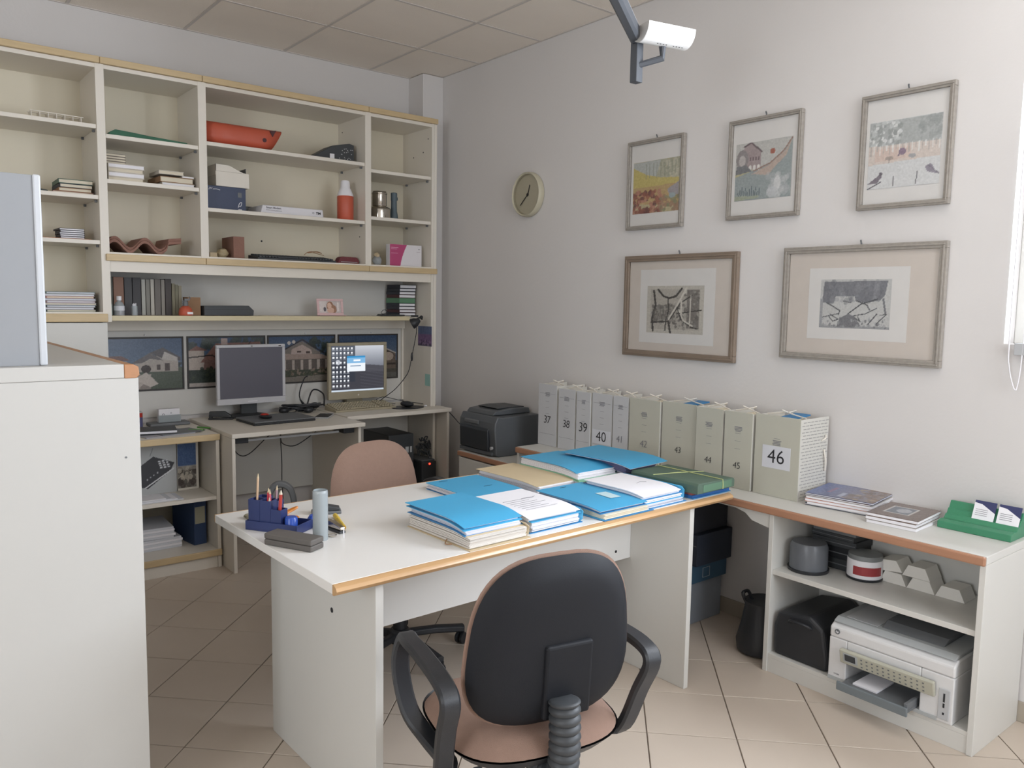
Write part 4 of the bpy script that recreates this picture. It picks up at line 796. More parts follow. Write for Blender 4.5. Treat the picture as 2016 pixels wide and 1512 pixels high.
cv = Cv(60, 50, '75645c'); cv.rect(.25, .3, .75, .8, 'c0bcb8').rect(.28, .34, .72, .76, '6c7480').ell(.5, .5, .14, .14, 'a4a8b0').noise(.02); cv.mesh('cover_picture', .234, .182, FZ, (0, 0, zt+.0004), top, PHOTO)
w = thing('leaflet_rack', 'green stepped leaflet rack near the right end of the worktop', 'rack', (-.125, -3.80, .6845)); 
MB().prism([(-.03, 0), (.1, 0), (.1, .02), (.085, .085), (.075, .085), (.062, .06), (.055, .06), (.045, .042), (.035, .042), (.022, .028), (.012, .028), (-.005, .03), (-.03, .024)], -.125, .12).build('stepped_body', m_green, w, .002)
for k, yy in enumerate((-.005, -.086)):
    wc = thing('leaflet', ('left' if k == 0 else 'right')+' white and blue leaflet standing in the green rack', 'leaflet', (-.088, -3.80+yy, .7215), 0, 'leaflets in the green rack')
    l = MB(); l.T = Matrix.Rotation(math.radians(24), 4, 'Y'); l.box(0, .002, -.036, .036, 0, .075); l.build('card', nv_, wc)
    l = MB(); l.T = Matrix.Rotation(math.radians(24), 4, 'Y'); l.prism([(-.036, 0), (.036, 0), (.036, .066), (.01, .062), (-.036, .035)], -.0012, -.0002, 'x'); l.build('white_front', m_white, wc)
    l = MB(); l.T = Matrix.Rotation(math.radians(24), 4, 'Y')
    for r in range(4): l.box(-.0018, -.0012, -.012, .028, .02+.007*r, .0215+.007*r)
    l.build('printed_lines', m_inkg, wc)
# inside the right unit
w = thing('disc_spindle', 'large grey disc spindle with clear cover on the unit shelf', 'disc tub', (-.27, -3.245, .4258)); MB().lathe([(.078, 0), (.08, .004), (.08, .012)], n=32).build('base', m_blk, w, smooth=True); MB().lathe([(.06, .012), (.062, .09)], n=32).build('discs', m_dark, w, smooth=True); MB().lathe([(.074, .012), (.073, .10), (.066, .116), (.02, .118)], n=32).build('cover', mat('smoked_plastic', '6c7076', .3, alpha=.85), w, smooth=True)
zb_ = .4258
for i in range(6):
    t = (.045, .045, .03, .022, .022, .016)[i]; w = thing('disc_case', ('dark slate', 'black', 'dark grey', 'charcoal', 'grey', 'brown-grey')[i]+' case, '+ordinal(i, 6)+' in the stack behind the disc spindle', 'case', (-.10, -3.29+.006*(i % 2), zb_), .03*(i % 3-1), 'cases stacked behind the disc spindle')
    one('body', (m_dark, m_blk, m_dark, m_dark, m_grey, m_kraft)[i], w, .002, -.07, .07, -.095, .09, 0, t); one('edge_line', m_grey, w, 0, -.0708, -.0701, -.09, .085, t*.45, t*.55); zb_ += t+.0006
w = thing('disc_tub', 'clear disc tub with a red and white label on the shelf', 'disc tub', (-.175, -3.43, .4258)); MB().lathe([(.066, 0), (.068, .004), (.068, .01)], n=32).build('base', m_blk, w, smooth=True); MB().lathe([(.0655, .010), (.0655, .075), (.0645, .08)], n=32).build('label_band', m_white, w, smooth=True)
rl = MB(); N = 10
for k in range(N):
    a0, a1 = math.radians(168+10*k), math.radians(168+10*(k+1)); r = .0662
    rl._a([(r*math.cos(a0), r*math.sin(a0), .024), (r*math.cos(a1), r*math.sin(a1), .024), (r*math.cos(a1), r*math.sin(a1), .058), (r*math.cos(a0), r*math.sin(a0), .058)], [(0, 1, 2, 3)])
rl.build('red_label', mat('dull_red_label', '9c3a3e', .5), w, smooth=True); MB().lathe([(.064, .081), (.062, .098), (.03, .104)], n=32).build('cover', mat('smoked_clear_plastic', '8d9192', .3, alpha=.8), w, smooth=True)
pm = mat('plaster_white', 'e6e4de', .8, var=.04)
for i, (y, z, rr, lab) in enumerate(((-3.532, 0, 0, 'white trapezoid block, lower left of the stacked ones'), (-3.637, 0, 0, 'white trapezoid block, lower middle, under the right upper one'), (-3.742, 0, 0, 'white trapezoid block at the right end, alone'), (-3.515, .0445, .20, 'white trapezoid block tilted on the left of the pile'), (-3.618, .0445, .0, 'white trapezoid block, upper middle of the pile'))):
    w = thing('trapezoid_block', lab, 'block', (-.155, y, .4258+z), 0, 'white trapezoid blocks on the unit shelf'); w.rotation_euler = (-rr*.6, 0, 0)
    MB().prism([(-.052, 0), (.052, 0), (.031, .044), (-.031, .044)], 0, .10, 'x').build('body', pm, w, .0015)
w = thing('black_bag', 'black laptop bag lying left of the inkjet printer', 'bag', (-.20, -3.285, .0785)); MB().prism([(-.12, 0), (.115, 0), (.118, .12), (.10, .18), (-.04, .20), (-.10, .16), (-.122, .05)], -.175, .15, 'x').build('body', m_blk, w, .015, segs=3); MB().tube([(-.17, -.05, .15), (-.19, -.03, .165), (-.19, .03, .165), (-.17, .05, .15)], .006, sub=4).build('handle', m_blk, w, smooth=True)
ip = thing('inkjet_printer', 'white all-in-one inkjet printer in the open unit', 'printer', (-.398, -3.648, .0785)); wp = mat('printer_white', 'd6d6d6', .35); lg = mat('printer_light_grey', 'a9adae', .4)
q = MB()   # front shell with output mouth
q.box(0, .33, .155, .225, .0, .165); q.box(0, .33, -.225, -.115, .0, .165); q.box(0, .33, -.115, .155, .078, .165); q.box(.14, .33, -.115, .155, 0, .078); q.box(0, .14, -.115, .155, 0, .012); q.build('body', wp, ip, .004)
MB().prism([(0, .1655), (.33, .1655), (.33, .222), (.03, .222), (0, .205)], -.225, .225).build('scanner_housing', wp, ip, .006)
MB().prism([(.01, .2225), (.32, .2225), (.32, .24), (.04, .236)], -.22, .22).build('scanner_lid', lg, ip, .004)
MB().prism([(.06, .2365), (.26, .2405), (.26, .262), (.10, .256)], -.16, .06).build('document_feeder', m_grey, ip, .004); MB().prism([(.05, .237), (.24, .2405), (.24, .243), (.05, .2395)], .07, .19).build('feeder_chute', m_lgrey, ip, .001)
bp_ = mat('printer_beige_panel', 'b4b3a4', .4)
q = MB(); q.T = Matrix.Translation((-.002, .0, .092)) @ Matrix.Rotation(math.radians(-14), 4, 'Y'); q.box(-.016, 0, -.17, .17, -.004, .052); q.build('control_panel', bp_, ip, .004)
q = MB(); q.T = Matrix.Translation((-.002, .0, .092)) @ Matrix.Rotation(math.radians(-14), 4, 'Y'); q.box(-.018, -.016, .10, .155, .008, .044); q.build('display_surround', lg, ip, .001)
q = MB(); q.T = Matrix.Translation((-.002, .0, .092)) @ Matrix.Rotation(math.radians(-14), 4, 'Y'); q.box(-.019, -.018, .108, .148, .014, .04); q.build('display', m_dark, ip)
q = MB(); q.T = Matrix.Translation((-.002, .0, .092)) @ Matrix.Rotation(math.radians(-14), 4, 'Y')
for r in range(3):
    for k in range(12): q.box(-.0175, -.016, .082-k*.02, .088-k*.02, .006+r*.015, .010+r*.015)
bt = q.build('buttons', m_grey, ip); bt['kind'] = 'stuff'
one('card_slot_panel', m_lgrey, ip, .003, -.004, .0, -.215, -.178, .012, .12); 
for a, b in ((.075, .105), (.055, .07), (.03, .038)): one('card_slot', m_ink, ip, .0, -.0048, -.0041, -.2, -.194, a, b)
one('base_strip', lg, ip, .001, -.003, 0, -.176, .224, .0, .014); MB().cyl((-.003, .195, .19), .010, .003, 'x').build('logo_badge', m_grey, ip); text('hp', .011, (-.0036, .195, .19), FX, m_white, ip, shear=.2, bold=.0003)
text('C7280', .008, (-.0006, .19, .026), FX, m_inkg, ip)
q = MB(); q.box(-.065, .12, -.105, .145, .014, .024); q.box(-.065, .05, -.105, -.092, .024, .048); q.build('output_tray', m_grey, ip, .002); one('tray_paper', m_white, ip, 0, -.03, .10, .02, .11, .0245, .030); q = MB(); q.box(-.075, -.065, -.108, .150, .004, .036); q.build('tray_front', mat('smoky_tray_plastic', '70787c', .3), ip, .003)
# knee hole contents
for i, (y1, z0, z1, m_, lab) in enumerate(((-2.665, .0005, .205, mat('pale_blue_grey_carton', '8b929b', .7), 'pale carton at the bottom of the pile under the worktop'), (-2.69, .2055, .295, mat('mid_blue_carton', '3a5a72', .6), 'blue box with a small square mark under the worktop'),
        (-2.715, .2955, .44, mat('night_blue_carton', '2d3442', .6), 'dark box with pale line, second from top under the worktop'), (-2.685, .4405, .60, mat('black_blue_carton', '30333b', .6), 'dark carton on top of the pile under the worktop'))):
    w = thing('storage_box', lab, 'box', (-.17, 0, 0), 0, 'boxes piled under the worktop'); one('body', m_, w, .002, -.13, .13, y1, -2.37, z0, z1); one('lid_line', m_grey, w, 0, -.131, -.1302, y1+.004, -2.38, (z0+z1)/2+.02, (z0+z1)/2+.024)
    if i == 1:
        q = MB(); q.tube([(-.05, y1-.001, .225), (-.05, y1-.001, .27), (.0, y1-.001, .27), (.0, y1-.001, .225)], .0012, closed=True, n=4); q.build('square_mark', m_lgrey, w)
w = thing('black_sack', 'black soft bag on the floor against the open unit', 'bag', (-.24, -3.03, .001)); q = MB(); q.lathe([(.09, 0), (.115, .01), (.12, .05), (.10, .12), (.085, .2), (.088, .225), (.05, .215)], n=20); b_ = q.build('body', m_blk, w, smooth=True); b_.scale = (.95, .88, 1); MB().tube([(-.04, .06, .21), (-.05, .07, .245), (-.02, .065, .25), (-.01, .05, .215)], .008, sub=4).build('handle', m_blk, w, smooth=True)

# ------------------------------------------------------------------ pictures and clock on the right wall
def picture(label, ya, yb, za, zb, fw, fm, mnt, art, draw, nx, ny, inner=None, lip=None):
    """ya>yb: image left to right; art = (u0,v0,u1,v1) of the artwork within the outer frame"""
    cy, cz = (ya+yb)/2, (za+zb)/2; W2, H2 = (ya-yb)/2, (za-zb)/2
    w = thing('framed_picture', label, 'picture', (-.003, cy, cz), 0, 'framed pictures on the right wall')
    q = MB()
    for (a, b, c, d) in ((-W2, W2, -H2, -H2+fw), (-W2, W2, H2-fw, H2), (-W2, -W2+fw, -H2+fw, H2-fw), (W2-fw, W2, -H2+fw, H2-fw)): q.box(-.022, 0, a, b, c, d)
    for (a, b, c, d) in ((-W2+fw*.3, W2-fw*.3, -H2+fw*.3, -H2+fw*.6), (-W2+fw*.3, W2-fw*.3, H2-fw*.6, H2-fw*.3), (-W2+fw*.3, -W2+fw*.6, -H2+fw*.6, H2-fw*.6), (W2-fw*.6, W2-fw*.3, -H2+fw*.6, H2-fw*.6)): q.box(-.026, -.0221, a, b, c, d)
    q.build('frame', fm, w, .002)
    one('mount', mnt, w, 0, -.008, -.002, -W2+fw, W2-fw, -H2+fw, H2-fw)
    if inner:
        u0, v0, u1, v1 = inner; one('inner_sheet', m_mount, w, 0, -.0092, -.0081, W2-u0*2*W2, W2-u1*2*W2, -H2+v0*2*H2, -H2+v1*2*H2)
    u0, v0, u1, v1 = art; cv = Cv(nx, ny, 'c8c8c4'); draw(cv); cv.noise(.015)
    aw, ah = (u1-u0)*2*W2, (v1-v0)*2*H2; cv.mesh('artwork', aw, ah, FX, (-.0098, W2-(u0+u1)*W2, -H2+(v0+v1)*H2), w, PRINT)
    one('glass', m_glass, w, 0, -.0125, -.0115, -W2+fw, W2-fw, -H2+fw, H2-fw)
    MB().tube([(-.004, 0, H2), (-.006, .002, H2+.012), (-.012, .0, H2+.018)], .003).build('hook', m_grey, w, smooth=True)
def a1(cv):
    cv.a[:] = cv.c('b9ab78'); cv.speck(300, ['a8a88c', 'b8b49a', '9c9c80'], .3, .55, 1, 1, .02, .05); cv.poly([(0, .62), (0, 1), (.6, 1), (.5, .66)], 'aab0aa'); cv.poly([(0, .4), (0, .9), (.3, .74), (.6, .66), (1, .62), (1, .4)], 'c8b454').poly([(0, .2), (0, .5), (1, .52), (1, .1)], 'c09a5c')
    for k in range(9): cv.line([(.28+k*.08, .66+.02*(k % 3)), (.28+k*.08, .95)], '8a9078', .006, .7)
    cv.speck(110, ['9c5040', 'b06048', '7c4a44', 'c07a60'], 0, .0, .62, .42, .02, .045).speck(60, ['a87c5c', '8a8a60'], .6, 0, 1, .3, .02, .04); cv.poly([(.75, .42), (1, .55), (1, .3), (.8, .32)], '9a9298').ell(.86, .3, .07, .05, '8fa4a8')
def a2(cv):
    cv.a[:] = cv.c('b4b4ae'); cv.poly([(0, 0), (0, .42), (.35, .52), (.62, .6), (.85, .78), (1, 1), (1, 0)], '8f9c9c').poly([(.3, .45), (.62, .58), (.9, .8), (1, 1), (.9, .7), (.7, .52), (.6, .4)], 'b8a090').poly([(0, .42), (.3, .5), (.32, .53), (0, .47)], 'b8b078')
    cv.poly([(.15, .92), (.26, 1), (.46, .84), (.46, .52), (.15, .55)], 'a08c8c').line([(.15, .94), (.27, 1), (.47, .82)], '6e5c60', .014)
    for k in range(4): cv.rect(.26+k*.05, .68, .28+k*.05, .74, '786468')
    for k in range(3): cv.ell(.27+k*.075, .56, .024, .05, 'd0ccc6')
    cv.ell(.12, .72, .11, .17, '8c8484').ell(.12, .7, .06, .1, 'b0a8a4').poly([(0, .46), (.02, .6), (.2, .62), (.3, .5)], '74767a').line([(.33, .5), (.62, .6), (.85, .78), (.99, .98)], '9c7868', .012)
    cv.ell(.66, .8, .045, .05, 'b8604a').speck(40, ['bdc0c0', 'a8aeb0'], .6, .02, .98, .4, .02, .06, .5).ell(.76, .25, .06, .12, 'c4c6c6').ell(.68, .1, .1, .1, 'bcc0c2', .7)
    for k in range(12): cv.line([(.08+k*.033, .06), (.06+k*.036, .14+.12*((k*7) % 5)/5)], '4a6068', .006)
    cv.poly([(0, 0), (0, .08), (.45, .07), (.45, .03)], '9aa488')
def a3(cv):
    cv.a[:] = cv.c('c6c8c8'); cv.poly([(0, .62), (0, 1), (1, 1), (1, .62)], 'a2a8a6').speck(70, ['8e9492', 'b8bebc', 'd4d6d4'], 0, .64, .45, 1, .01, .04).speck(30, ['8e9492'], .7, .66, 1, 1, .01, .05, .5).poly([(0, .36), (0, .64), (1, .62), (1, .4)], 'ccbcb0').poly([(.1, .4), (.1, .6), (.6, .6), (.6, .42)], 'd0b0a0', .7)
    for k in range(22): cv.line([(.03+k*.045, .5+.03*(k % 3)), (.03+k*.045, .64)], 'd8d8d4' if k % 2 else 'aea49c', .009, .8)
    cv.ell(.48, .52, .05, .055, '8a7088').line([(.43, .46), (.44, .54)], '7a6a80', .008).ell(.3, .44, .06, .03, 'a89488').ell(.62, .44, .05, .03, '9e9ea0').line([(.3, .38), (.3, .44)], '9a8c84', .008)
    cv.poly([(.0, .08), (.16, .2), (.2, .24), (.21, .17), (.14, .08)], '7e7480').ell(.19, .22, .025, .025, '6c6470').line([(0, .0), (.12, .06), (.2, .1)], '5e5a64', .006).poly([(.8, .26), (.88, .3), (.97, .14), (.84, .18)], '8c8494').line([(.84, .28), (.99, .14)], '78707e', .007).line([(.37, .02), (.37, .17)], '5e5e62', .006).line([(.69, .03), (.70, .2)], '5e5e62', .006)
def a4(cv):
    cv.a[:] = cv.c('b8b2a4'); cv.rect(.07, .08, .93, .93, 'aaa396'); cv.rect(.72, .12, .92, .92, '7a736c').rect(.1, .25, .5, .6, '8e887e'); cv.speck(160, ['77716a', '9a9488', '6a645e'], .1, .2, .6, .6, .006, .03); cv.speck(120, ['6c6660', '8a847c', 'a09a8e'], .5, .1, .92, .9, .006, .03)
    D = '4a4642'; Lc = 'c6c0b2'
    cv.line([(.2, .92), (.3, .78), (.4, .74), (.52, .78), (.62, .94)], D, .02).line([(.38, .74), (.40, .5), (.36, .3), (.34, .06)], D, .012).line([(.09, .22), (.4, .25)], D, .014).line([(.40, .3), (.55, .6), (.7, .95)], Lc, .018).line([(.43, .3), (.6, .64), (.8, .8)], D, .012).line([(.55, .55), (.62, .3), (.8, .14), (.9, .12)], D, .014).line([(.58, .5), (.66, .28), (.82, .17)], Lc, .014).line([(.55, .42), (.96, .5)], D, .012).line([(.77, .16), (.78, .8)], Lc, .01).line([(.12, .9), (.16, .6), (.1, .3), (.12, .04)], D, .02).line([(.4, .25), (.44, .0)], D, .02).line([(.62, .42), (.62, .7)], Lc, .012).ell(.68, .88, .03, .04, Lc)
    for k in range(14): cv.line([(.13+k*.02, .3), (.12+k*.021, .3+.25*(.6+.4*math.sin(k*2.3)))], '6a645e', .006)
def a5(cv):
    cv.a[:] = cv.c('b6b7b4'); cv.poly([(.03, .52), (.05, .95), (.95, .97), (.92, .68), (.86, .58), (.7, .53), (.52, .55), (.5, .66), (.23, .66), (.2, .5)], '75777f'); cv.speck(60, ['8a8c94', '6c6e76'], .06, .55, .9, .95, .02, .07, .4)
    cv.rect(0, 0, .04, .6, '94969a').rect(0, 0, 1, .05, '909296').poly([(.26, .02), (.3, .2), (.42, .3), (.52, .24), (.62, .03)], '74757a'); D = '505258'
    cv.line([(.42, .3), (.6, .5), (.82, .6)], D, .012).line([(.1, .52), (.3, .36), (.28, .28)], D, .012).line([(.54, .56), (.68, .48), (.72, .38)], D, .012).line([(.5, .26), (.66, .3), (.82, .42)], D, .01).line([(.7, .08), (.82, .3)], D, .012).line([(.14, .24), (.2, .14), (.28, .18), (.16, .28)], D, .01).line([(.34, .56), (.46, .52)], D, .008).line([(.05, .22), (.28, .3)], D, .008)
    cv.line([(.94, .3), (.9, .6)], '707278', .02).speck(60, ['8a8c90', '9a9ca0', '6a6c72'], .05, .03, .95, .2, .008, .03, .7).line([(.82, .1), (.95, .3), (.86, .28)], D, .008).line([(.52, .22), (.6, .14), (.56, .24)], D, .01)
picture('left picture of the upper row, sunflower field, thin grey frame', -1.953, -2.326, 2.321, 1.868, .020, m_frame, m_mount, (.10, .18, .92, .76), a1, 70, 74)
picture('middle picture of the upper row, red sun over a river bank', -2.588, -2.962, 2.327, 1.877, .019, m_frame, m_mount, (.10, .19, .88, .76), a2, 80, 80)
picture('right picture of the upper row, birds and a rust band', -3.225, -3.584, 2.322, 1.873, .021, m_frame, m_mount, (.10, .18, .88, .76), a3, 80, 80)
picture('brown-framed abstract etching, lower row left', -1.956, -2.667, 1.733, 1.212, .031, m_frameb, m_mountb, (.22, .24, .73, .70), a4, 100, 88, inner=(.15, .14, .82, .86))
picture('grey-framed horizontal etching with dark cloud, lower row right', -2.906, -3.594, 1.737, 1.256, .027, m_frame, m_mountb, (.26, .29, .70, .71), a5, 110, 74, inner=(.18, .19, .80, .81))
ck = thing('wall_clock', 'round cream wall clock on the right wall', 'clock', (-.003, -1.137, 2.132)); 
MB().lathe([(.132, 0), (.134, -.01), (.132, -.034), (.127, -.040), (.121, -.036), (.118, -.016)], n=48, axis='x').build('rim', mat('cream_clock_plastic', 'bcb6a0', .45), ck, smooth=True)
MB().lathe([(.1175, -.010), (.117, -.0145)], n=40, axis='x').build('dial', mat('clock_dial', 'dbd6cc', .5), ck)
for k in range(12):
    a = math.pi/2-2*math.pi*k/12; text(str(12 if k == 0 else k), .022, (-.0155, -.09*math.cos(a), .09*math.sin(a)), FX, m_inkg, ck, 'numeral')
def hand(a, L, w, nm, t):
    q = MB(); q.T = Matrix.Rotation(a, 4, 'X'); q.box(-.0195-t, -.0185-t, -w, w, -.012, L); q.build(nm, m_ink, ck)
hand(math.radians(19), .06, .003, 'hour_hand', 0); hand(math.radians(228), .09, .0025, 'minute_hand', .0015); MB().cyl((-.023, 0, 0), .007, .01, 'x').build('hand_boss', m_ink, ck)
MB().lathe([(.119, -.030), (.118, -.031)], n=32, axis='x').build('glass', m_glass, ck)

# ------------------------------------------------------------------ hanging track lamp
lm = thing('track_lamp', 'white half-round uplighter on an anthracite track hung from ceiling', 'lamp', (-.885, -2.79, 2.31))
bd = Vector((-.369, -.246, 0)).normalized(); 
q = MB(); q.tube([(.012, .008, .165), tuple(Vector((0, 0, .165))+bd*2.6)], 0, rect=(.026, .021), side=(0, 0, 1)); q.build('track_beam', m_track, lm)
q = MB(); q.tube([tuple(Vector((.008, -.012, .187))+bd*.02), tuple(Vector((.008, -.012, .187))+bd*2.6)], 0, rect=(.003, .004), side=(0, 0, 1)); q.build('contact_strip', m_lgrey, lm)
q = MB(); q.box(-.012, .022, -.018, .016, 0, .187); q.build('end_post', m_track, lm, .002)
ax = Vector((.974, -.225, 0)); pr = Vector((.225, .974, 0))
q = MB(); q.tube([(.0, -.0, .060), tuple(ax*.085-pr*.05+Vector((0, 0, .088))), tuple(ax*.085-pr*.05+Vector((0, 0, .132)))], 0, rect=(.013, .011), side=(0, 1, 0)); q.build('arm', m_track, lm)
def ubox(q, s0, s1, rad, cap):
    pts = []; N = 20; Ts = Matrix((ax, pr, (0, 0, 1))).transposed().to_4x4(); Ts.translation = Vector((0, 0, .188))-pr*.06; q.T = Ts
    prof = [(rad*math.cos(math.pi+math.pi*k/N), rad*1.05*math.sin(math.pi+math.pi*k/N)) for k in range(N+1)]
    if cap: q.prism(prof, s0, s1, 'x')
    else:
        inn = [(a*.96, b*.96) for a, b in prof[::-1]]
        for k in range(N): q.prism([prof[k], prof[k+1], inn[N-k-1], inn[N-k]], s0, s1, 'x')
q = MB(); ubox(q, -.022, .182, .057, False); q.build('reflector', m_refl, lm, smooth=True)
q = MB(); ubox(q, -.025, -.0225, .057, True); q.build('end_cap', mat('lamp_shaded_cap', 'cfcdca', .5), lm); q = MB(); ubox(q, .1825, .185, .057, True); q.build('end_cap', m_refl, lm)  # left cap greyed for its shaded side; the right cap stays white
q = MB(); q.T = Matrix((ax, pr, (0, 0, 1))).transposed().to_4x4()
for k in range(8): q.cyl((.045+.013*k+(.02 if k > 3 else 0), -.075, .1285), .0025, .001, 'z', 8)
q.build('vent_hole', m_ink, lm)
q = MB(); q.cyl(tuple(bd*1.6+Vector((0, 0, .19))), .006, H-2.31-.19+.003); q.cyl(tuple(bd*.5*0+bd*2.5+Vector((0, 0, .19))), .006, H-2.31-.19+.003); q.build('hanger_rod', m_track, lm)
# roller blind cord and handle by the window
bc = thing('blind_pull', 'white blind cord hanging by the bright window', 'cord', (-.03, -3.84, 1.2)); q = MB(); q.tube([(0, .012, .9), (0, .012, .2), (0, .006, .08), (0, -.012, .01), (0, -.022, .0)], .0022, sub=5); q.tube([(0, -.022, 0), (0, -.03, .08), (0, -.034, .3), (0, -.034, .9)], .0022, sub=5); q.build('cord', m_white, bc, smooth=True)
tb = thing('blind_bracket', 'small pale blind bracket at the window corner', 'bracket', (-.012, -3.875, 1.335)); one('bracket', m_lgrey, tb, .002, -.02, .011, -.05, .03, -.012, .03)

# ------------------------------------------------------------------ main desk
td = thing('main_desk', 'large white desk with orange beech edging carrying the blue folders', 'desk', (-2.2774, -3.0865, 0), math.radians(.984))
TW, TD, TZ = 1.7299, .8681, .7432
one('desk_top', mat('desk_white_laminate', 'e4e2de', .33, var=.015, scale=3), td, .0015, 0, TW, .010, TD-.008, .716, TZ)
q = MB(); pr_ = [(.0098, .7135), (.0098, TZ-.0005), (.002, TZ-.001), (-.010, .737), (-.015, .728), (-.010, .719), (.002, .7135)]; q.prism(pr_, .0, TW, 'x'); q.build('front_edging', m_orange, td, .001, smooth=True)
one('rear_edging', m_orange, td, .003, 0, TW, TD-.0078, TD, .716, TZ)
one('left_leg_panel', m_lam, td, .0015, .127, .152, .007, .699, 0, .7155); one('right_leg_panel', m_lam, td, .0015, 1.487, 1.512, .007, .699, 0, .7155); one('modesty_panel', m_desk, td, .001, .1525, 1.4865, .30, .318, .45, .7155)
MB().cyl((.1262, .26, .565), .008, .0008, 'x', 16).build('bolt_hole', m_ink, td); MB().cyl((1.40, .2992, .49), .006, .0008, 'y', 12).build('bolt_hole', m_ink, td)

# ------------------------------------------------------------------ folders on the main desk
def sheet(q, w, d, z, t, nx=8, ny=10, curl=0., skew=0., lift=0.):
    """thin curved sheet: curl drops/raises the front edge, lift raises the left edge"""
    vs = []; fs = []
    def zf(u, v):
        f = max(0, (.35-v)/.35); return z-curl*f*f+lift*(1-u)*0+lift*math.sin(u*math.pi)*.5
    for L in (0, 1):
        for j in range(ny+1):
            for i in range(nx+1):
                u_, v_ = i/nx, j/ny; vs.append(((u_-.5)*w+skew*(1-v_), (v_-.5)*d, zf(u_, v_)+t*L))
    s = (nx+1)*(ny+1)
    for j in range(ny):
        for i in range(nx):
            a = j*(nx+1)+i; fs.append((a, a+nx+1, a+nx+2, a+1)); fs.append((s+a, s+a+1, s+a+nx+2, s+a+nx+1))
    for i in range(nx): fs.append((i, i+1, s+i+1, s+i)); a = ny*(nx+1)+i; fs.append((a+1, a, s+a, s+a+1))
    for j in range(ny): a = j*(nx+1); fs.append((a+nx+1, a, s+a, s+a+nx+1)); b = a+nx; fs.append((b, b+nx+1, s+b+nx+1, s+b))
    return q._a(vs, fs)
def folder(label, cx, cy, w, d, rz, z0, layers, grp='document folders on the main desk', fold=None):
    f = thing('document_folder', label, 'folder', (cx, cy, z0), rz, grp); z = 0.
    tot = sum(l[2] for l in layers); bow = min(.016, tot*.22)
    for (kind, m_, t, dw, dd, dx, dy) in layers:
        if kind == 'paper':
            q = MB(); n = max(2, int(t/.0035)); hh = t/n
            for k in range(n):
                ox, oy = random.uniform(-.003, .003)+dx, random.uniform(-.007, .003)+dy; c0 = len(q.v); zz = z+k*hh
                sheet(q, w-2*dw, d-2*dd, zz, hh*.84, nx=2, ny=8, curl=bow*zz/tot)
                q.v[c0:] = [(a+ox, b+oy, c) for a, b, c in q.v[c0:]]
            q.build('paper_stack', m_, f).rotation_euler = (0, 0, random.uniform(-.015, .015))
        else:
            q = MB(); sheet(q, w-2*dw, d-2*dd, z, t, nx=4, curl=bow*z/tot); ob = q.build('cover' if kind != 'sheet' else 'top_sheet', m_, f, smooth=True); ob.location = (dx, dy, 0); ob.rotation_euler = (0, 0, random.uniform(-.015, .015))
        z += t+.0005
    if fold:
        m_, side, zt = fold
        pts = [(side*(w/2-.002), 0, .003), (side*(w/2+.012), 0, zt*.2), (side*(w/2+.014), 0, zt*.7), (side*(w/2-.002), 0, zt)]
        q = MB(); vs = []
        for p in pts: vs += [(p[0], -d/2+.002, p[2]), (p[0], d/2-.002, p[2])]
        q._a(vs, [(0, 1, 3, 2), (2, 3, 5, 4), (4, 5, 7, 6)]); so = q.build('spine', m_, f, smooth=True); s_m = so.modifiers.new('s', 'SOLIDIFY'); s_m.thickness = .002; s_m.offset = 0
    return f, z
K = TZ+.0004
cw = mat('aged_white_paper', 'd2cdc6', .85, var=.15, scale=80, stretch=(1, 1, 40)); gp_ = mat('grey_white_paper', 'cfd0d8', .8, var=.12, scale=60, stretch=(1, 1, 40)); grp_ = mat('pale_green_paper', '8dbfa2', .7); lv = mat('lilac_paper', '6c6a8c', .7)
f, z = folder('blue folder on a thick yellowed paper bundle, nearest the left of desk front', -1.713, -2.885, .225, .33, .03, K,
    [('flat', m_beige, .002, -.008, -.006, 0, -.01), ('paper', cw, .040, .0, .006, 0, -.004), ('flat', m_beige, .002, .0, .01, 0, 0), ('flat', m_blue2, .002, -.004, .01, 0, .01), ('paper', gp_, .016, .006, .014, 0, .012), ('curl', m_blue, .002, -.004, .008, 0, .016), ('paper', m_white, .008, .008, .02, 0, .016), ('curl', m_blue, .0016, -.004, .008, 0, .02)], fold=(m_beige, 1, .045))
MB().tube([(-.12, -.06, .01), (-.14, -.08, .004), (-.13, -.1, .006)], .002, sub=4).build('tie_string', m_brown, f, smooth=True)
f, z = folder('blue folder with a white handwritten sheet on top, front row second', -1.452, -2.875, .225, .30, .02, K,
    [('flat', m_blue2, .002, -.006, -.004, 0, 0), ('paper', gp_, .040, .006, .004, -.004, 0), ('curl', m_blue, .002, .0, .0, .0, 0), ('paper', m_white, .012, .006, .01, -.003, 0), ('sheet', m_white, .001, .0, -.004, -.006, .0)], fold=(m_blue, 1, .05))
q = MB(); q.tube([(.0, .03, z+.001), (.02, .035, z+.001), (.05, .03, z+.001), (.07, .038, z+.001)], .0006, n=4, sub=3)
for r in range(7): q.box(-.08, .06-.02*(r % 3), -.09+r*.02, -.0885+r*.02, z, z+.0004)
q.build('handwriting', m_inkg, f)
f, z = folder('blue folder lying behind the nearest thick bundle, left of back row', -1.372, -2.470, .245, .31, .015, K,
    [('flat', m_blue2, .002, -.002, 0, 0, 0), ('paper', gp_, .018, .004, .004, -.006, 0), ('flat', m_lab, .002, -.004, .002, 0, 0), ('curl', m_blue, .0022, -.003, -.002, 0, .0)])
q = MB(); q.box(-.08, -.04, .13, .134, z, z+.0004); q.box(.02, .06, -.03, -.027, z-.0002, z+.0004); q.build('handwriting', mat('blue_black_ink', '1f4a66', .7), f)
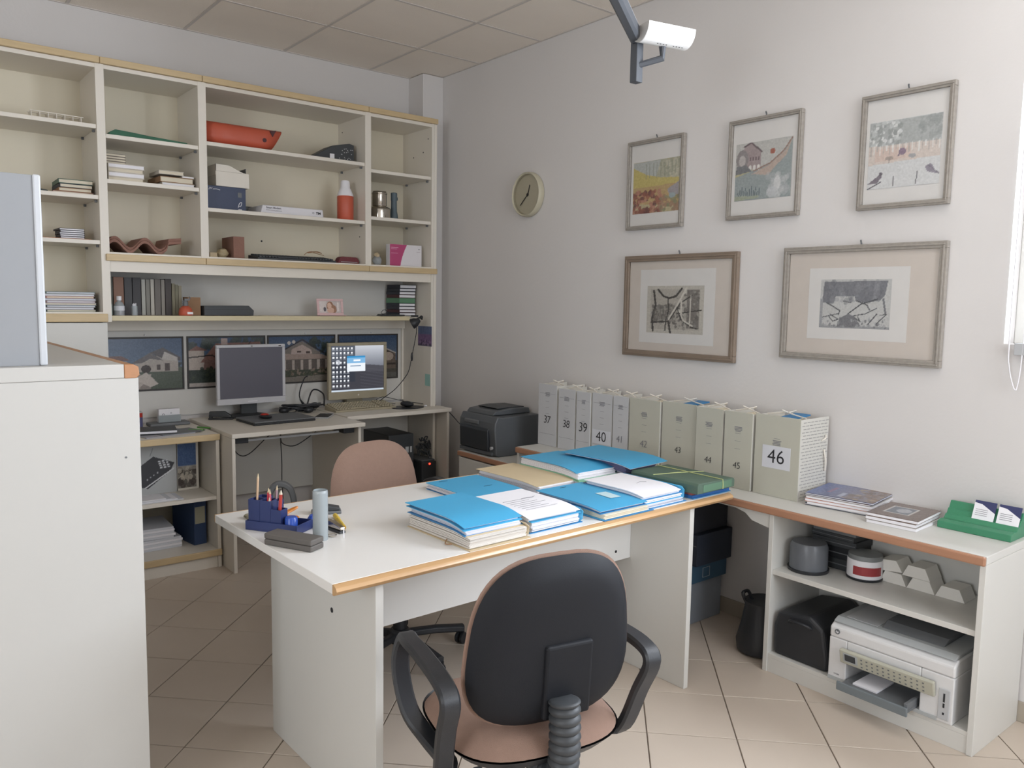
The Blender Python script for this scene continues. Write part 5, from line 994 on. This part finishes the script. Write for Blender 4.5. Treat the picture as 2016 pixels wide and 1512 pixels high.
f, z = folder('blue folder with a small pale label on top, middle of front row', -1.150, -2.880, .235, .335, .015, K,
    [('flat', m_blue2, .002, -.012, -.004, .01, -.012), ('flat', m_blue, .002, -.006, -.002, .004, -.006), ('paper', m_page, .018, .003, .0, .004, -.004), ('flat', m_beige, .002, .002, .004, 0, 0), ('curl', m_blue2, .002, -.003, .002, 0, 0), ('paper', gp_, .010, .008, .01, -.002, 0), ('curl', m_blue, .002, -.003, 0, 0, 0)])
q = MB(); sheet(q, .05, .085, z+.0003, .0006, 3, 3); o = q.build('label', mat('pale_blue_label', 'bcd6dc', .7), f); o.location = (.045, -.045, .0004); o.rotation_euler = (0, 0, -.1)
q = MB(); q.box(-.02, .01, .14, .143, z, z+.0004); q.build('handwriting', m_ink, f)
f, z = folder('blue folder with a white sheet on top beside the green folder', -.925, -2.880, .225, .30, .02, K,
    [('flat', m_blue2, .002, -.008, -.004, 0, -.01), ('paper', gp_, .016, .004, .004, 0, -.004), ('flat', m_blue, .002, -.004, 0, .0, 0), ('paper', m_white, .018, .004, .006, 0, 0), ('curl', m_blue2, .002, -.004, 0, .0, 0), ('paper', m_white, .012, .008, .01, -.004, 0), ('sheet', m_white, .001, .004, .0, -.006, 0)], fold=(m_blue, 1, .055))
q = MB(); q.tube([(.0, -.02, z+.001), (.03, -.01, z+.001), (.05, -.025, z+.001)], .0006, n=4, sub=3); q.build('handwriting', m_inkg, f)
f, z = folder('buff card folder lying behind the labelled blue folder', -1.108, -2.455, .205, .37, .04, K, [('paper', gp_, .024, .004, .006, 0, 0), ('paper', m_white, .014, .0, .004, .004, -.004), ('curl', m_beige, .002, -.004, 0, -.004, 0)])
f, z = folder('blue folder over punched pale green sheets, middle of back row', -.895, -2.475, .225, .35, .03, K, [('flat', m_blue2, .002, -.006, -.004, .004, -.006), ('paper', gp_, .030, .004, 0, 0, 0), ('paper', grp_, .012, .0, -.004, .0, -.004), ('paper', m_white, .020, .004, .0, 0, 0), ('paper', m_white, .008, .008, .004, .0, 0), ('curl', m_blue, .0022, 0, .006, .0, .0)], fold=(m_blue2, 1, .07))
q = MB()
for k in range(11): q.cyl((-.1095, -.15+k*.03, .068), .0022, .0006, 'z', 8)
f, z = folder('blue folder resting on dark lilac papers at the back right', -.70, -2.56, .245, .37, .09, K, [('paper', gp_, .050, .03, .045, .02, .03), ('flat', m_blue2, .002, .03, .04, .02, .03), ('paper', lv, .030, .02, .03, .012, .02), ('paper', m_white, .006, .006, .008, 0, 0), ('curl', m_blue, .0022, -.006, -.004, 0, 0)])
f, z0_ = folder('thin red and blue folders under the green elastic folder', -.645, -2.885, .23, .30, .02, K, [('flat', m_blue2, .003, -.004, -.002, 0, -.004), ('flat', mat('bright_blue_card', '2f68ac', .5), .010, -.002, 0, 0, 0), ('flat', mat('red_card', 'a8605c', .6), .010, .0, .002, 0, .004)])
g = thing('elastic_folder', 'dark green box folder with a pale elastic band on the desk', 'folder', (-.660, -2.902, K+z0_), .03)
MB().prism([(-.118, 0), (.118, 0), (.121, .008), (.121, .028), (.114, .036), (-.112, .040), (-.118, .032)], -.165, .165).build('body', m_cardg, g, .002)
one('front_flap', mat('mid_green_card', '5d7f68', .6), g, .001, -.085, .100, -.1665, -.1655, .004, .032)
q = MB(); q.tube([(-.118, .05, .0405), (.0, .02, .0395), (.116, -.02, .0365), (.1225, -.022, .02), (.1225, -.022, .002)], .0018, n=6); q.tube([(.05, .166, .034), (.05, .166, .0395), (.045, 0, .0395), (.04, -.166, .039), (.04, -.1675, .02), (.04, -.1675, .002)], .0018, n=6); q.build('elastic', mat('pale_elastic', 'b9bf84', .7), g, smooth=True)
# ------------------------------------------------------------------ small things on the main desk
w = thing('desk_organiser', 'navy plastic desk organiser full of pencils at the left end', 'organiser', (-2.19, -2.505, K), math.radians(-57))
q = MB(); q.box(-.085, .105, -.045, .045, 0, .004); q.box(-.085, .105, -.045, -.042, .004, .03); q.box(-.085, .105, .042, .045, .004, .03); q.box(-.085, -.082, -.042, .042, .004, .03); q.box(.102, .105, -.042, .042, .004, .03); q.build('tray', m_navy, w, .001)
def cup(x0_, x1_, y0_, y1_, h, nm='pencil_cup'):
    q = MB(); t = .0025; q.box(x0_, x1_, y0_, y0_+t, .0045, h); q.box(x0_, x1_, y1_-t, y1_, .0045, h); q.box(x0_, x0_+t, y0_+t, y1_-t, .0045, h); q.box(x1_-t, x1_, y0_+t, y1_-t, .0045, h); q.build(nm, m_navy, w, .0006, segs=1)
cup(-.078, -.036, -.038, 0, .098); cup(-.0355, .004, -.038, 0, .098); cup(-.0355, .004, .0005, .036, .09); cup(-.078, -.036, .0005, .036, .098); cup(.0045, .042, -.038, .0, .072)
MB().lathe([(.018, .0045), (.02, .006), (.02, .045), (.016, .05)], (.066, -.016, 0), 18).build('round_cup', m_bluepl, w, smooth=True)
for i, (x, y, tx, ty, L, col, lab) in enumerate(((-.062, -.02, -.12, .1, .155, 'c8a888', 'long plain wooden pencil leaning from the navy organiser'), (-.022, -.02, .02, .05, .115, 'c23c48', 'red pencil tip first in the navy organiser row'), (-.012, -.012, .05, -.04, .112, 'd06070', 'pink-red pencil, middle of the navy organiser'),
        (-.02, .018, .1, .04, .118, 'b0949a', 'pale mauve pencil in the navy organiser'), (.02, -.016, .12, .02, .115, 'b8433c', 'broad red pencil standing right in the organiser'), (-.004, -.03, .0, .0, .088, 'd8cfc8', 'short white pencil in the navy organiser'))):
    p = thing('pencil', lab, 'pencil', tuple(w.matrix_basis @ Vector((x, y, .006))) if False else (0, 0, 0), 0, 'pencils in the organiser')
    Mw = Matrix.Translation((-2.19, -2.505, K)) @ Matrix.Rotation(math.radians(-57), 4, 'Z'); p.location = Mw @ Vector((x, y, .006)); p.rotation_euler = (tx, ty, 0)
    r = .0058 if i == 4 else .0038; MB().cyl((0, 0, 0), r, L, n=6).build('shaft', mat('pencil_paint_%d' % i, col, .4), p); MB().cyl((0, 0, L), r, .014, n=6, r2=.0008).build('point', m_beige if i < 4 else m_page, p)
sx = thing('scissors', 'orange-handled scissors lying behind the navy organiser', 'scissors', (-2.12, -2.40, K), -.9); q = MB(); q.tube([(0, 0, .004), (.02, .014, .004), (.045, .012, .004), (.05, -.004, .004), (.03, -.01, .004)], .004, closed=True, sub=4); q.tube([(0, 0, .012), (.015, .02, .02), (.03, .035, .03), (.015, .045, .025), (-.005, .03, .015)], .004, closed=True, sub=4); q.build('handles', mat('orange_handle', 'd88a3c', .4), sx, smooth=True); MB().prism([(0, -.004), (-.09, .0), (0, .008)], .002, .005, 'z').build('blade', m_steel, sx)
w = thing('sharpener_tub', 'bright blue transparent tub right of the navy organiser', 'tub', (-2.075, -2.545, K)); MB().lathe([(.022, 0), (.025, .005), (.025, .025), (.018, .036), (.01, .038)], n=20).build('body', m_bluepl, w, smooth=True)
w = thing('hole_punch', 'grey and black hole punch behind the plastic tube', 'hole punch', (-1.975, -2.42, K), -.4); one('base', m_grey, w, .003, -.05, .05, -.025, .025, 0, .01); MB().prism([(-.045, .0105), (.045, .0105), (.045, .02), (-.03, .035)], -.02, .02).build('lever', m_dark, w, .003); MB().cyl((0, .0, .028), .006, .01, 'z').build('pin', m_steel, w)
o = MB(); 
for k in range(6): o.ball((random.uniform(-.03, .03), random.uniform(-.015, .015), .007), .013, .011, .007, 8, 5, .2)
o = o.build('string_bundle', mat('olive_string', '8c8670', .9), None, smooth=True); o.location = (-2.195, -2.335, K); tag(o, 'small heap of olive string left of the organiser', 'string')
w = thing('glasses_case', 'dark grey oblong spectacle case at the desk corner', 'case', (-2.222, -2.712, K), math.radians(-63.5)); one('lower_shell', mat('case_grey', '5d5955', .6), w, .004, -.088, .088, -.030, .030, 0, .018); one('lid', mat('case_grey', '5d5955', .6), w, .004, -.088, .088, -.030, .030, .0185, .036); one('magnet_flap', m_blk, w, .001, .0, .02, .0302, .0325, .006, .03)
w = thing('plastic_tube', 'tall translucent plastic tube standing beside the spectacle case', 'tube', (-2.128, -2.695, K)); MB().lathe([(.0205, 0), (.0215, .003), (.0215, .125)], n=28).build('wrapped_body', mat('wrapped_paper_tube', '9aa0a2', .35, var=.2, scale=25), w, smooth=True)
q = MB(); q.lathe([(.0232, 0), (.0232, .145), (.0225, .153), (.0205, .155), (.0205, .151), (.0212, .127)], n=28); q.build('clear_sleeve', m_vinyl, w, smooth=True)
w = thing('yellow_marker', 'yellow marker pen lying right of the plastic tube', 'marker', (-1.99, -2.535, K+.007), math.radians(-106)); yl = mat('yellow_plastic', 'd6b848', .4); MB().cyl((0, 0, 0), .007, .11, 'x', 12).build('barrel', yl, w, smooth=True); MB().cyl((-.045, 0, 0), .0082, .05, 'x', 12).build('cap', yl, w, smooth=True); MB().cyl((.11, 0, 0), .006, .02, 'x', 12, .0015).build('tip', mat('marker_tip', 'b88a30', .4), w, smooth=True)
w = thing('metal_stapler', 'chrome and black stapler behind the plastic tube', 'stapler', (-2.052, -2.625, K), math.radians(-82)); one('base', m_dark, w, .002, -.055, .055, -.011, .011, 0, .008); MB().prism([(-.055, .010), (.055, .010), (.055, .02), (.0, .03), (-.055, .032)], -.009, .009).build('arm', m_steel, w, .003)
w = thing('ring_key', 'small silver key ring beside the plastic tube', 'key ring', (-2.085, -2.685, K)); q = MB(); q.tube([(.014*math.cos(a*math.pi/6), .014*math.sin(a*math.pi/6), .003) for a in range(12)], .0018, closed=True); q.build('ring', m_steel, w, smooth=True)
w = thing('glass_stick', 'short clear stick standing near the yellow marker', 'stick', (-2.063, -2.722, K)); MB().cyl((0, 0, 0), .0018, .028, n=8).build('stick', m_white, w, smooth=True)

# ------------------------------------------------------------------ office chairs
def pad(w2, h2, n_, top=0., N=48, Rn=8, front=True, t=.03, curve=.0, hollow=0.):
    """dished cushion: outline in x,z; bulges along +y (front) or -y"""
    q = MB(); vs = []; fs = []
    for r in range(Rn+1):
        rr = (r/Rn)
        for k in range(N):
            a = 2*math.pi*k/N; c_, s__ = math.cos(a), math.sin(a)
            x = w2*math.copysign(abs(c_)**(2/n_), c_); z = h2*math.copysign(abs(s__)**(2/n_), s__); x *= 1-top*(z/h2)
            prof = (1-rr**5)**.5*t
            vs.append((x*rr, (prof if front else -prof)+curve*((x*rr/w2)**2), z*rr))
    for r in range(Rn):
        for k in range(N):
            a, b, c_, d = r*N+k, r*N+(k+1) % N, (r+1)*N+(k+1) % N, (r+1)*N+k
            fs.append((a, b, c_, d) if not front else (a, d, c_, b))
    return q._a(vs, fs)
def caster(parent, x, y, a):
    c_ = MB(); 
    for s in (-1, 1):
        m_ = Matrix.Translation((x, y, .026)) @ Matrix.Rotation(a, 4, 'Z'); c_.T = m_; c_.lathe([(.024, s*.006 if s > 0 else -.018), (.026, s*.012), (.024, .018 if s > 0 else -.006)], n=18, axis='y')
    c_.T = Matrix.Translation((x, y, 0)) @ Matrix.Rotation(a, 4, 'Z'); c_.box(-.006, .02, -.005, .005, .026, .062)
    return c_.build('caster', m_blk, parent, smooth=True)
def chair(label, loc, heading, seat_z, back_c, bw, bh, rest_z, base_rot, lean, arms, armf, bell=True):
    """local +y is forward, heading is the azimuth from world +y towards +x"""
    w = thing('office_chair', label, 'chair', (loc[0], loc[1], 0), -math.radians(heading))
    dz = seat_z-.45
    # seat cushion and shell (x right, y forward)
    def lay(q):  # turn the cushion built in x,z to lie flat
        q.v = [(x, z+.005, y) for (x, y, z) in q.v]; q.f = [tuple(reversed(f)) for f in q.f]; return q
    s = lay(pad(.235, .225, 3.0, top=.0, t=.05)); s.v = [(x, y, z+seat_z-.05-.02*max(0, (y-.12)/.1)**2) for x, y, z in s.v]; s.build('seat_cushion', m_fab, w, smooth=True)
    s = lay(pad(.24, .23, 3.0, t=.045, front=False)); s.v = [(x, y, z+seat_z-.052) for x, y, z in s.v]; s.build('seat_shell', m_blk, w, smooth=True)
    # backrest
    Mb = Matrix.Translation((0, back_c[0], back_c[1])) @ Matrix.Rotation(lean, 4, 'X')
    q = pad(bw/2, bh/2, 2.9, top=.10, t=.034, curve=.02); q.v = [tuple(Mb @ Vector(p)) for p in q.v]; q.build('backrest_cushion', m_fab, w, smooth=True)
    q = pad(bw/2*.972, bh/2*.972, 2.9, top=.10, t=.034, front=False, curve=.02); q.v = [tuple(Mb @ (Vector(p)+Vector((0, -.009, 0)))) for p in q.v]; q.build('backrest_shell', m_shell, w, smooth=True)
    q = pad(bw/2*.999, bh/2*.999, 2.9, top=.10, t=.012, front=False, curve=.02); q.v = [tuple(Mb @ Vector(p)) for p in q.v]; q.build('cushion_rim', m_fab, w, smooth=True)
    br = MB(); br.T = Mb; br.box(-.045, .085, -.052, -.03, -bh*.42, .005); br.build('back_bracket', m_shell, w, .008, segs=3)
    by = back_c[0]-.03; bz = back_c[1]-bh*.36
    if bell:
        prof = []; q = MB(); P = [Vector((.0, by-.03, bz+.03)), Vector((.0, by-.035, bz-.03)), Vector((.0, by-.035, bz-.1)), Vector((.0, by-.02, bz-.16)), Vector((.0, by+.04, bz-.19)), Vector((0, by+.16, seat_z-.115))]
        n = 60; q.tube(P, lambda t: .033+.0065*abs(math.sin(t*math.pi*16)), n=20, sub=16); q.build('bellows', m_dark, w, smooth=True)
    else:
        MB().tube([(0, by-.01, bz+.06), (0, by-.03, bz-.06), (0, by+.02, seat_z-.12), (0, by+.15, seat_z-.115)], .018, sub=6, n=12).build('back_stem', m_blk, w, smooth=True)
    q = MB(); q.box(-.08, .08, -.09, .10, seat_z-.13, seat_z-.095); q.build('mechanism', m_blk, w, .008)
    q = MB(); q.tube([(.08, .03, seat_z-.11), (.2, .03, seat_z-.115), (.25, .03, seat_z-.12)], .006, n=8); q.build('height_lever', m_blk, w, smooth=True)
    q = MB(); q.lathe([(.028, .10), (.028, .22), (.018, .222), (.018, seat_z-.13)], n=20); q.build('gas_column', m_blk, w, smooth=True)
    MB().lathe([(.045, .055), (.05, .065), (.046, .10), (.035, .112)], n=20).build('hub', m_blk, w, smooth=True)
    for k in range(5):
        a = base_rot+k*2*math.pi/5; c_, s__ = math.cos(a), math.sin(a)
        q = MB(); q.tube([(.03*c_, .03*s__, .085), (.16*c_, .16*s__, .082), (.285*c_, .285*s__, .068)], 0, rect=(.016, .018), side=(0, 0, 1)); q.build('base_leg', m_blk, w, .002); caster(w, .275*c_, .275*s__, a+.6)
    if arms:
        for sd in (-1, 1):
            X = .272*sd; rz = rest_z; f0, f1 = armf
            pth = [(X*.96, f1-.02, rz-.02), (X, f1-.10, rz), (X*1.0, (f0+f1)/2, rz+.002), (X*1.02, f0+.05, rz), (X*1.02, f0, rz-.03), (X*1.0, f0+.04, rz-.12), (X*.95, f0+.09, seat_z-.09), (X*.85, f0+.13, seat_z-.10), (X*.87, f1-.13, seat_z-.10), (X*.97, f1-.06, seat_z-.05), (X*1.0, f1-.01, rz-.10)]
            q = MB(); q.tube(pth, 0, rect=(.0235, .013), closed=True, sub=5, side=(1, 0, 0)); q.build('armrest', m_blk, w, smooth=True)
            q = MB(); q.tube([(X*.86, .04, seat_z-.10), (.12*sd, .04, seat_z-.09)], 0, rect=(.018, .006), side=(0, 1, 0)); q.build('arm_bracket', m_blk, w)
    return w
chair('office chair in the foreground with black shell back and brown-pink seat', (-1.885, -3.375), 13.0, .45, (-.175, .671), .455, .440, .60, .3, math.radians(4), True, (-.20, .19))
chair('brown-pink office chair behind the main desk facing the folders', (-1.50, -2.12), 173.0, .48, (-.19, .68), .45, .40, .685, math.radians(158), math.radians(6), True, (-.16, .06), bell=False)

hp_ = thing('chair_arm_hoop', 'dark grey rounded chair-arm hoop on an added post showing between the organiser and plastic tube', 'chair arm', (-1.828, -1.68, 0))  # hoop taken as a chair arm; post and foot plate added to hold it
q = MB(); q.tube([(.03, 0, .42), (-.03, .02, .52), (-.045, .03, .60), (-.03, .024, .665), (0, .01, .685), (.035, -.01, .665), (.05, -.02, .60), (.045, -.01, .52), (.034, 0, .43)], 0, rect=(.022, .012), sub=5, side=(.4, .9, 0)); q.build('hoop', m_grey, hp_, smooth=True); MB().cyl((.032, 0, .01), .014, .425).build('post', m_grey, hp_, smooth=True); MB().lathe([(.05, 0), (.05, .006), (.02, .012)], (.045, 0, 0), 20).build('foot_plate', m_dark, hp_, smooth=True)

# ------------------------------------------------------------------ foreground cabinet with the pale panel
fc = thing('tall_cabinet', 'tall white cabinet with orange beech edge at the left foreground', 'cabinet')
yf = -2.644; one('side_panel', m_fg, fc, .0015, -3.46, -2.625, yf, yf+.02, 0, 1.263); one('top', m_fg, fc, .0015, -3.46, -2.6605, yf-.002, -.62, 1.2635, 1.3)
q = MB(); q.prism([(-2.66, 1.262), (-2.66, 1.300), (-2.636, 1.299), (-2.624, 1.292), (-2.622, 1.27), (-2.63, 1.262)], yf-.002, -.62); q.build('edging', mat('brown_orange_beech_edge', 'a9774f', .35, var=.1, scale=9, stretch=(8, 1, 8)), fc, .002)
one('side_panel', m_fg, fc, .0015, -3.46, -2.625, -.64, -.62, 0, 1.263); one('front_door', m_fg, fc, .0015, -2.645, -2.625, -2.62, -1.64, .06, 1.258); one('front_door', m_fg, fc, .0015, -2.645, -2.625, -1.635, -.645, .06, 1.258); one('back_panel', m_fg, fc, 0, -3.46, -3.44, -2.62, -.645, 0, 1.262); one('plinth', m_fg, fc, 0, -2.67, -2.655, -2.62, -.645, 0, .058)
MB().cyl((-2.662, yf-.0008, 1.05), .003, .0009, 'y', 8).build('screw_mark', m_grey, fc)
pn = thing('upright_panel', 'pale blue-grey upright panel with white edge standing on the tall cabinet', 'panel', (-2.835, -2.60, 1.3003)); one('board', mat('blue_grey_board', '909397', .6, var=.02), pn, .001, -.6, -.012, 0, .03, 0, .475); one('edge_profile', mat('panel_white_edge', 'bfc3c8', .4), pn, .004, -.0118, .006, -.004, .034, 0, .477)
one('rear_foot', m_lam, pn, .001, -.3, -.28, .0305, .20, 0, .06)
